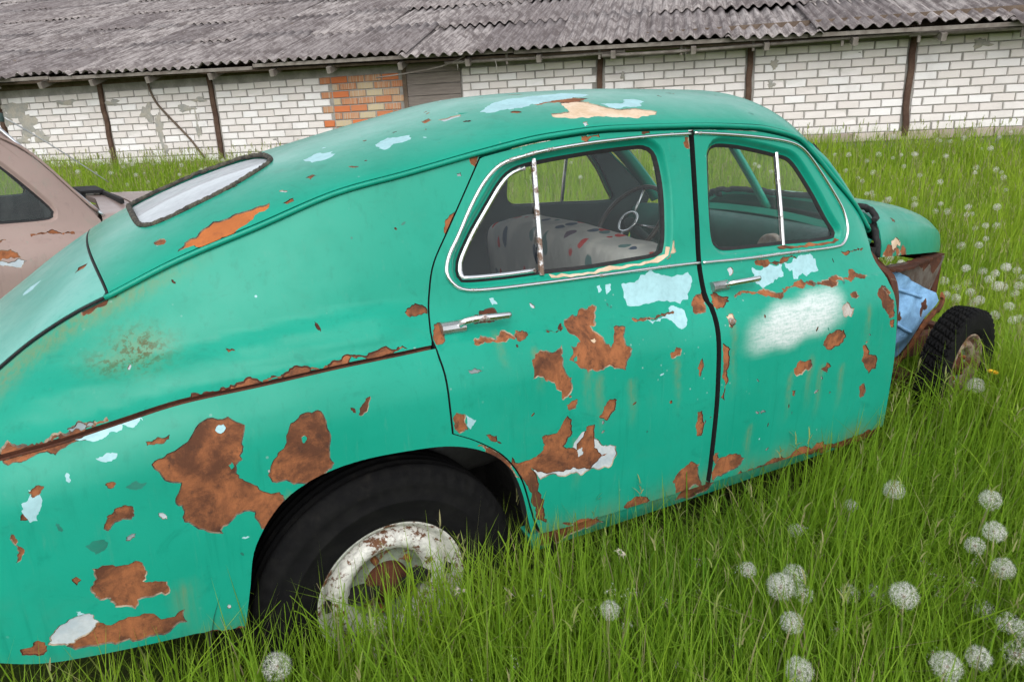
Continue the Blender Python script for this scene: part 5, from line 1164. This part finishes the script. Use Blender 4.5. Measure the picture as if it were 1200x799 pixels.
# ---------------------------------------------------------------- grass
def grass_mat():
    k = NT('grass'); a = k.n('Attribute', _attribute_name='blade'); sp = k.n('SeparateColor', Color=a.outputs['Color'])
    r, t, d = sp.outputs[0], sp.outputs[1], sp.outputs[2]
    c = k.mix(k.ramp(r, 0, .45), (.085, .20, .014), (.19, .335, .021)); c = k.mix(k.ramp(r, .5, .95), c, (.33, .465, .038))
    c = k.mix(k.math('MULTIPLY', k.ramp(t, .75, 1.), .25), c, (.24, .27, .07))
    c = k.mix(d, c, (.34, .27, .17))
    b = k.n('BsdfPrincipled', Roughness=.55); k.set(b.inputs['Base Color'], c); b.inputs['Specular IOR Level'].default_value = .18
    tl = k.n('BsdfTranslucent'); k.set(tl.inputs['Color'], k.mix(.5, c, (.24, .36, .03)))
    m = k.n('MixShader'); m.inputs[0].default_value = .42; k.set(m.inputs[1], b.outputs[0]); k.set(m.inputs[2], tl.outputs[0]); k.t.links.new(m.outputs[0], k.out.inputs['Surface']); MATS['grass'] = k.m
grass_mat()
def blades(x, y, h, w_, lean, az, rv, dry, curl):
    n = len(x); z = ground_z(x, y)-.01
    ts = np.array([0, .38, .72, 1.]); T = ts[None, :]
    dx, dy = np.cos(az)[:, None], np.sin(az)[:, None]
    hor = (lean*h)[:, None]*(T**1.8)*(1+curl[:, None]*T**2); ver = h[:, None]*(T-(.22*lean)[:, None]*T**2-(.35*curl*lean)[:, None]*T**3)
    C = np.stack([x[:, None]+dx*hor, y[:, None]+dy*hor, z[:, None]+ver], -1)
    tw = az+np.pi/2+rng.normal(0, .7, n); wx, wy = np.cos(tw), np.sin(tw)
    wf = np.array([.75, 1., .72, 0])[None, :]*w_[:, None]/2
    S = np.stack([wx[:, None]*wf, wy[:, None]*wf, 0*wf], -1)
    V = np.concatenate([np.stack([C[:, :3]-S[:, :3], C[:, :3]+S[:, :3]], 2).reshape(n, 6, 3), C[:, 3:4]], 1)
    tri = np.array([(0, 1, 3), (0, 3, 2), (2, 3, 5), (2, 5, 4), (4, 5, 6)])
    Fc = (np.arange(n)[:, None, None]*7+tri[None]).reshape(-1, 3)
    at = np.zeros((n, 7, 4), np.float32); at[..., 0] = rv[:, None]; at[..., 1] = np.array([0, 0, .38, .38, .72, .72, 1.]); at[..., 2] = dry[:, None]; at[..., 3] = 1
    return V.reshape(-1, 3), Fc, at.reshape(-1, 4)
def in_car(x, y):
    a = (x > -1.22) & (x < 2.2) & (np.abs(y) < .80)
    a |= (x > 2.1) & (x < 3.25) & (np.abs(y) < .50)
    for (cx, cy) in ((-.03, -.72), (2.62, -.72)): a |= (np.abs(x-cx) < .26) & (np.abs(y-cy) < .10)
    q = (np.stack([x, y], -1)-np.array(CAR2[:2]))@np.array([[math.cos(CAR2[3]), -math.sin(CAR2[3])], [math.sin(CAR2[3]), math.cos(CAR2[3])]])
    return a | ((q[:, 0] > -1.2) & (q[:, 0] < 3.35) & (np.abs(q[:, 1]) < .80))
def scatter(N, dens, x0=-6, x1=16, y0=-3.2, y1=17):
    x = rng.uniform(x0, x1, N); y = rng.uniform(y0, y1, N); z = ground_z(x, y)
    px, py, dp = to_px(np.stack([x, y, z+.15], 1)); d = np.hypot(np.hypot(x-CAM.x, y-CAM.y), 1.4)
    n = (x-WO[0])*WN[0]+(y-WO[1])*WN[1]
    ok = (dp > .3) & (px > -420) & (px < 1620) & (py < 1250) & (n < -.03) & ~in_car(x, y)
    p = dens(d)/(N/((x1-x0)*(y1-y0))); ok &= rng.random(N) < p
    return x[ok], y[ok], d[ok]
CAR2 = (-2.59, 2.211, .0, math.radians(8.0))
xs, ys_, ds = scatter(3600000, lambda d: np.maximum(7000*(2.4/np.maximum(d, 2.4))**1.15, 1100))
n = len(xs)
# clumps: height, hue and lean wander over the meadow
cl = .5+.5*np.sin(3.1*xs+1.7*np.sin(2.3*ys_))*np.sin(2.7*ys_+1.3*np.sin(1.9*xs)); cl2 = .5+.5*np.sin(.9*xs+.7)*np.sin(1.1*ys_-.4)
h = (.22+.22*rng.random(n)**.8+.08*cl)*(1+.25*np.clip(rng.normal(0, .5, n), -1, 1)); h *= np.where(ds < 4.5, 1.05, 1.0)
az = rng.uniform(0, 2*np.pi, n)*.85+1.6*np.sin(1.3*xs+.8*ys_)+.5
lean = np.abs(rng.normal(.28, .22, n)); curl = np.clip(rng.normal(.2, .5, n), -.2, 1.4)
wd = (.0034+.0028*rng.random(n))*(1+.10*np.maximum(ds-3, 0))
rv = np.clip(.45*rng.random(n)+.35*cl+.25*cl2+.18*smooth01(3.5, 6.5, ds), 0, 1); dry = np.where(rng.random(n) < .05, rng.uniform(.4, 1, n), 0.)*1.
A1 = blades(xs, ys_, h, wd, lean, az, rv, dry, curl)
# thin flowering stalks with a feathery top
xs, ys_, ds = scatter(700000, lambda d: np.where(d < 5, 40., 70.)); m = len(xs)
hs2 = rng.uniform(.38, .58, m); az = rng.uniform(0, 6.28, m); ln_ = np.abs(rng.normal(.16, .1, m))
A2 = blades(xs, ys_, hs2, np.full(m, .0026)*(1+.12*np.maximum(ds-3, 0)), ln_, az, np.full(m, .7), rng.uniform(.1, .7, m), np.zeros(m))
tip = A2[0].reshape(m, 7, 3)[:, 6]
hx = []
for q in range(5):
    hx.append(blades(tip[:, 0]+rng.normal(0, .002, m), tip[:, 1]+rng.normal(0, .002, m), rng.uniform(.02, .05, m), np.full(m, .0045)*(1+.10*np.maximum(ds-3, 0)), rng.uniform(.2, .7, m), rng.uniform(0, 6.28, m), np.full(m, .5), rng.uniform(.35, .85, m), np.zeros(m)))
    zoff = tip[:, 2]-.012*q-(ground_z(tip[:, 0], tip[:, 1]))
    V_ = hx[-1][0].reshape(m, 7, 3); V_[..., 2] += zoff[:, None]
# broad leaves close to the ground
xs, ys_, ds = scatter(500000, lambda d: np.where(d < 4.5, 150., 30.)); m = len(xs)
A3 = blades(xs, ys_, rng.uniform(.10, .24, m), rng.uniform(.012, .024, m), rng.uniform(.4, 1., m), rng.uniform(0, 6.28, m), rng.uniform(.2, .7, m), np.zeros(m), rng.uniform(0, .6, m))
allp = [A1, A2]+hx+[A3]; off = 0; VV, FF, AA = [], [], []
for v_, f_, a_ in allp: VV.append(v_); FF.append(f_+off); AA.append(a_); off += len(v_)
gr = raw_mesh('grass', np.concatenate(VV), np.concatenate(FF), ['grass'])
at = gr.data.attributes.new('blade', 'FLOAT_COLOR', 'POINT'); at.data.foreach_set('color', np.concatenate(AA).ravel())
tag(gr, 'tall uncut green meadow grass around the cars', 'grass', kind='stuff')

# ---------------------------------------------------------------- dandelions
def fluff():
    k = NT('fluff'); b = k.n('BsdfDiffuse', Color=(.80, .79, .76)); tl = k.n('BsdfTranslucent', Color=(.8, .79, .76)); m = k.n('MixShader'); m.inputs[0].default_value = .45
    k.set(m.inputs[1], b.outputs[0]); k.set(m.inputs[2], tl.outputs[0]); k.t.links.new(m.outputs[0], k.out.inputs['Surface']); MATS['fluff'] = k.m
fluff()
simple('seed_core', (.22, .17, .11), .9, .3, 30, 0); simple('seed_core_pale', (.55, .50, .40), .9, .3, 30, 0); simple('stem', (.20, .29, .09), .6, .3, 10, 0, color2=(.26, .22, .12)); simple('petal', (.80, .52, .015), .6, .2, 10, 0); simple('bract', (.10, .16, .05), .7, .3, 10, 0)
def seed_head(nf, R, seed, keep=1., far=False, wide=1.):
    r = np.random.default_rng(seed); V, F, mi = [], [], []
    i = np.arange(nf)+.5; ph = np.arccos(1-2*i/nf); th = np.pi*(1+5**.5)*i
    D = np.stack([np.cos(th)*np.sin(ph), np.sin(th)*np.sin(ph), np.cos(ph)], 1)
    D = D[(D[:, 2] > -.82)]; D = D[r.random(len(D)) < keep]
    for d in D:
        d = d+r.normal(0, .05, 3); d /= np.linalg.norm(d); a = np.cross(d, r.normal(size=3)); a /= np.linalg.norm(a); b = np.cross(d, a); L = R*r.uniform(.70, .88); q = len(V)
        wv = .00035*wide*(R/.02); V += [d*R*.16-a*wv, d*R*.16+a*wv, d*L]; F.append((q, q+1, q+2)); mi.append(0)
        nr = 9 if not far else 4; w2 = .0005*wide*(R/.02)*(1 if not far else 2.2)
        for j in range(nr):
            t = 2*np.pi*j/nr+r.uniform(0, .6); s = np.cos(t)*a+np.sin(t)*b; e = np.cos(t+1.57)*a+np.sin(t+1.57)*b
            tipv = d*(L+R*r.uniform(.04, .22))+s*R*r.uniform(.18, .34); q = len(V); V += [d*L-e*w2, d*L+e*w2, tipv]; F.append((q, q+1, q+2)); mi.append(0)
    # receptacle
    n0 = len(V)
    for jj, (zz_, rr_) in enumerate(((-.20, .02), (-.17, .12), (-.05, .17), (.06, .15), (.13, .08), (.15, .0))):
        for q in range(8): V.append((rr_*R*math.cos(q*.785), rr_*R*math.sin(q*.785), zz_*R))
    for jj in range(5):
        for q in range(8): F.append((n0+jj*8+q, n0+jj*8+(q+1) % 8, n0+(jj+1)*8+(q+1) % 8, n0+(jj+1)*8+q)); mi.append(1)
    return mesh_data('seed_head', V, F, ('fluff', 'seed_core'), mi, False)
near_heads = [seed_head(230, .034, 1, .86, wide=.30), seed_head(230, .031, 2, .75, wide=.30), seed_head(230, .031, 3, .40, wide=.26)]
bald = seed_head(120, .020, 4, .10)
far_heads = [seed_head(70, .036, 5, far=True, wide=.6), seed_head(70, .032, 6, .8, far=True, wide=.6)]
def stem_mesh(hh, seed, far=False):
    r = np.random.default_rng(seed); bx, by = r.normal(0, .03, 2); P = spline([(0, 0, 0), (bx, by, hh*.5), (0, 0, hh)], 5 if far else 8); V, F = tube(P, .0034, 4 if far else 6, .0026); return mesh_data('stem', V, F, ('stem',))
stem_cache = {}
def dandelion(name, x, y, hh, head, label, group, cat='dandelion', far=False, tilt=.25, sc=1.):
    z = float(ground_z(x, y)); o = empty(name, (x, y, z), label, cat, group); key = (round(hh, 2), rnd.randrange(2), far)
    if key not in stem_cache: stem_cache[key] = stem_mesh(key[0], len(stem_cache), far)
    link(bpy.data.objects.new('stem', stem_cache[key]), o)
    hd = link(bpy.data.objects.new(head.name.split('.')[0], head), o); hd.location = (0, 0, key[0]+.004); hd.rotation_euler = (rnd.gauss(0, tilt), rnd.gauss(0, tilt), rnd.uniform(0, 6)); hd.scale = (sc, sc, sc)
    return o
NEAR = [(1.6,-1.18,.36,'white dandelion clock standing alone below the lower front corner of the front door'),(1.69,-1.43,.42,'tallest white dandelion clock near the right edge, topmost of its cluster of four'),(1.57,-1.51,.40,'white dandelion clock second from the top in the cluster near the right edge'),(1.52,-1.49,.36,'white dandelion clock leftmost in the cluster of four near the right edge'),(1.48,-1.59,.36,'white dandelion clock lowest in the cluster of four near the right edge'),
 (1.5,-1.1,.30,'small white dandelion clock left of the lone one below the front door corner'),(1.25,-1.08,.28,'tiny half-hidden dandelion clock in the grass below the front door'),(.82,-1.26,.36,'small dense dandelion clock leftmost of the group below the door gap'),(.82,-1.37,.38,'round white dandelion clock touching two others in the foreground grass'),(.94,-1.32,.35,'dandelion clock half hidden behind the round white one in the foreground grass'),(.89,-1.39,.35,'thinned dandelion clock with visible brown core right of the round white one'),
 (.73,-1.48,.38,'large white dandelion clock below the touching group in the foreground'),(1.08,-1.4,.30,'sparse dandelion clock deep in the grass left of the big bright one'),(1.17,-1.42,.28,'faint sparse dandelion clock just left of the big bright one'),(1.07,-1.55,.40,'big bright dandelion clock on its own tall stem in the right foreground'),(1.37,-1.61,.28,'tattered dandelion clock sunk in grass under the right edge cluster'),(1.25,-1.72,.36,'thin dandelion clock with dark core near the lower right edge'),
 (1.06,-1.75,.36,'full dandelion clock near the lower right corner'),(.94,-1.74,.38,'cream dandelion clock left of the full one at the lower right corner'),(1.19,-1.77,.33,'worn dandelion clock nearest the lower right corner'),(.64,-1.58,.36,'dandelion clock cut by the bottom edge right of centre'),(1.28,-1.75,.34,'dandelion clock cut by the right edge'),(.36,-1.24,.36,'small dandelion clock alone in the grass in front of the rear door'),(-.39,-1.0,.38,'dandelion clock at the bottom edge below the rear wheel'),(2.52,-.925,.30,'white dandelion clock beside the front tyre')]
for i, (x, y, hh, lab) in enumerate(NEAR):
    thin = 'sparse' in lab or 'thin' in lab or 'tattered' in lab or 'worn' in lab
    dandelion('dandelion', x, y, hh, near_heads[2] if thin else near_heads[i % 2], lab, 'dandelion clocks in the foreground', sc=rnd.uniform(.92, 1.12)*(.75 if 'small' in lab or 'tiny' in lab else 1))
MID = [(4.44,.24),(4.8,.19),(4.7,.08),(4.74,0),(4.49,-.1),(4.28,-.18),(4.13,-.18),(4.55,.39),(4.62,.27),(4.74,.19),(4.34,.03),(4.37,.11),(4.94,.08),(4.78,.38),(4.95,.2),(5.09,.19),(4.83,.29),(4.21,.11),(4.53,.03),(4.29,.22),(4.06,-.08),(4.16,-.3),(3.89,-.27),(3.92,-.38)]
for i, (x, y) in enumerate(MID): dandelion('dandelion', x, y, rnd.uniform(.33, .40), near_heads[i % 2] if i % 4 else near_heads[2], 'white dandelion clock in the patch beyond the front tyre', 'dandelion clocks in the patch beyond the front tyre', sc=rnd.uniform(.9, 1.15))
cnt = 0
thr = 0
while cnt < 215:
    x, y = rnd.uniform(-3, 14), rnd.uniform(.6, 13)
    n_ = (x-WO[0])*WN[0]+(y-WO[1])*WN[1]
    if n_ > -.3 or in_car(np.array([x]), np.array([y]))[0] or math.hypot(x-1, y) < 2.2: continue
    px, py, dp = to_px(np.array([[x, y, float(ground_z(x, y))+.38]]))
    if not (-20 < px[0] < 1220 and dp[0] > 0 and 130 < py[0] < 420): continue
    vis_left = px[0] < 320; vis_right = px[0] > 965; through = 520 < px[0] < 960
    if vis_left and rnd.random() > .45: continue
    if not vis_left and not vis_right:
        if thr >= 55 or not through: continue
        thr += 1
    lab = 'small white dandelion clock in the meadow left of the roof, before the barn' if vis_left else 'small white dandelion clock in the far meadow right of the windscreen' if vis_right else 'white dandelion clock in the grass seen through the car windows'
    dandelion('dandelion', x, y, rnd.uniform(.30, .45), far_heads[cnt % 2], lab, lab.split(',')[0].replace('small ', '').replace('clock', 'clocks'), far=True, sc=rnd.uniform(.62, 1.05)); cnt += 1
# spent heads
for i in range(40):
    x = rnd.uniform(.3, 1.9); y = rnd.uniform(-1.85, -1.0)
    if i > 30: x, y = rnd.uniform(-.2, .9), rnd.uniform(-1.4, -.95)
    dandelion('spent_dandelion', x, y, rnd.uniform(.18, .34), bald, 'spent dandelion head with only a few seeds left on a bare core', 'spent dandelion heads in the foreground grass', cat='dandelion')
# one yellow flower
V, F = [], []
for ring_, (nn, L, up) in enumerate(((26, .020, .25), (22, .016, .6), (14, .010, 1.1))):
    for j in range(nn):
        t = 2*math.pi*j/nn+ring_*.13; ca, sa = math.cos(t), math.sin(t); q = len(V); w2 = .0022
        V += [(-sa*w2*.5, ca*w2*.5, .003), (sa*w2*.5, -ca*w2*.5, .003), (ca*L*.7+sa*w2, sa*L*.7-ca*w2, .003+L*.35*up), (ca*L+sa*w2*.7, sa*L-ca*w2*.7, .003+L*.5*up), (ca*L-sa*w2*.7, sa*L+ca*w2*.7, .003+L*.5*up), (ca*L*.7-sa*w2, sa*L*.7+ca*w2, .003+L*.35*up)]; F.append((q, q+1, q+2, q+3, q+4, q+5))
yel = mesh_data('flower_head', V, F, ('petal',), None, False)
yd_ = dandelion('yellow_dandelion', 2.66, -.913, .30, yel, 'yellow dandelion flower in bloom beyond the front tyre', None, 'dandelion', tilt=.1, sc=1.15); yd_.children[1].rotation_euler = Vector((-.85, -.38, .42)).to_track_quat('Z', 'Y').to_euler()
# pale star-shaped heads of spent flowers before the rear wheel
V, F, mi = [], [], []
for j in range(13):
    t = 2*math.pi*j/13; ca, sa = math.cos(t), math.sin(t); L = .017*rnd.uniform(.8, 1.15); q = len(V); w2 = .0026
    V += [(0, 0, .004), (ca*L*.5-sa*w2, sa*L*.5+ca*w2, .007), (ca*L, sa*L, .004+rnd.gauss(0, .003)), (ca*L*.5+sa*w2, sa*L*.5-ca*w2, .007)]; F.append((q, q+1, q+2, q+3)); mi.append(0)
q = len(V); V += [(.006*math.cos(a_), .006*math.sin(a_), .006) for a_ in np.arange(8)*.785]+[(0, 0, .011)]; F += [(q+j, q+(j+1) % 8, q+8) for j in range(8)]; mi += [1]*8
star = mesh_data('flower_head', V, F, ('seed_core_pale', 'bract'), mi, False)
for i, (x, y, lab) in enumerate([(.20, -1.01, 'pale star-shaped seed head in the grass right of the rear wheel'), (.10, -.93, 'pale star-shaped seed head against the rear wheel rim'), (.58, -1.0, 'withered upright seed head in the grass before the rear door')]):
    dandelion('wilted_flower', x, y, .34, star, lab, None, 'flower', tilt=.5, sc=1.2)
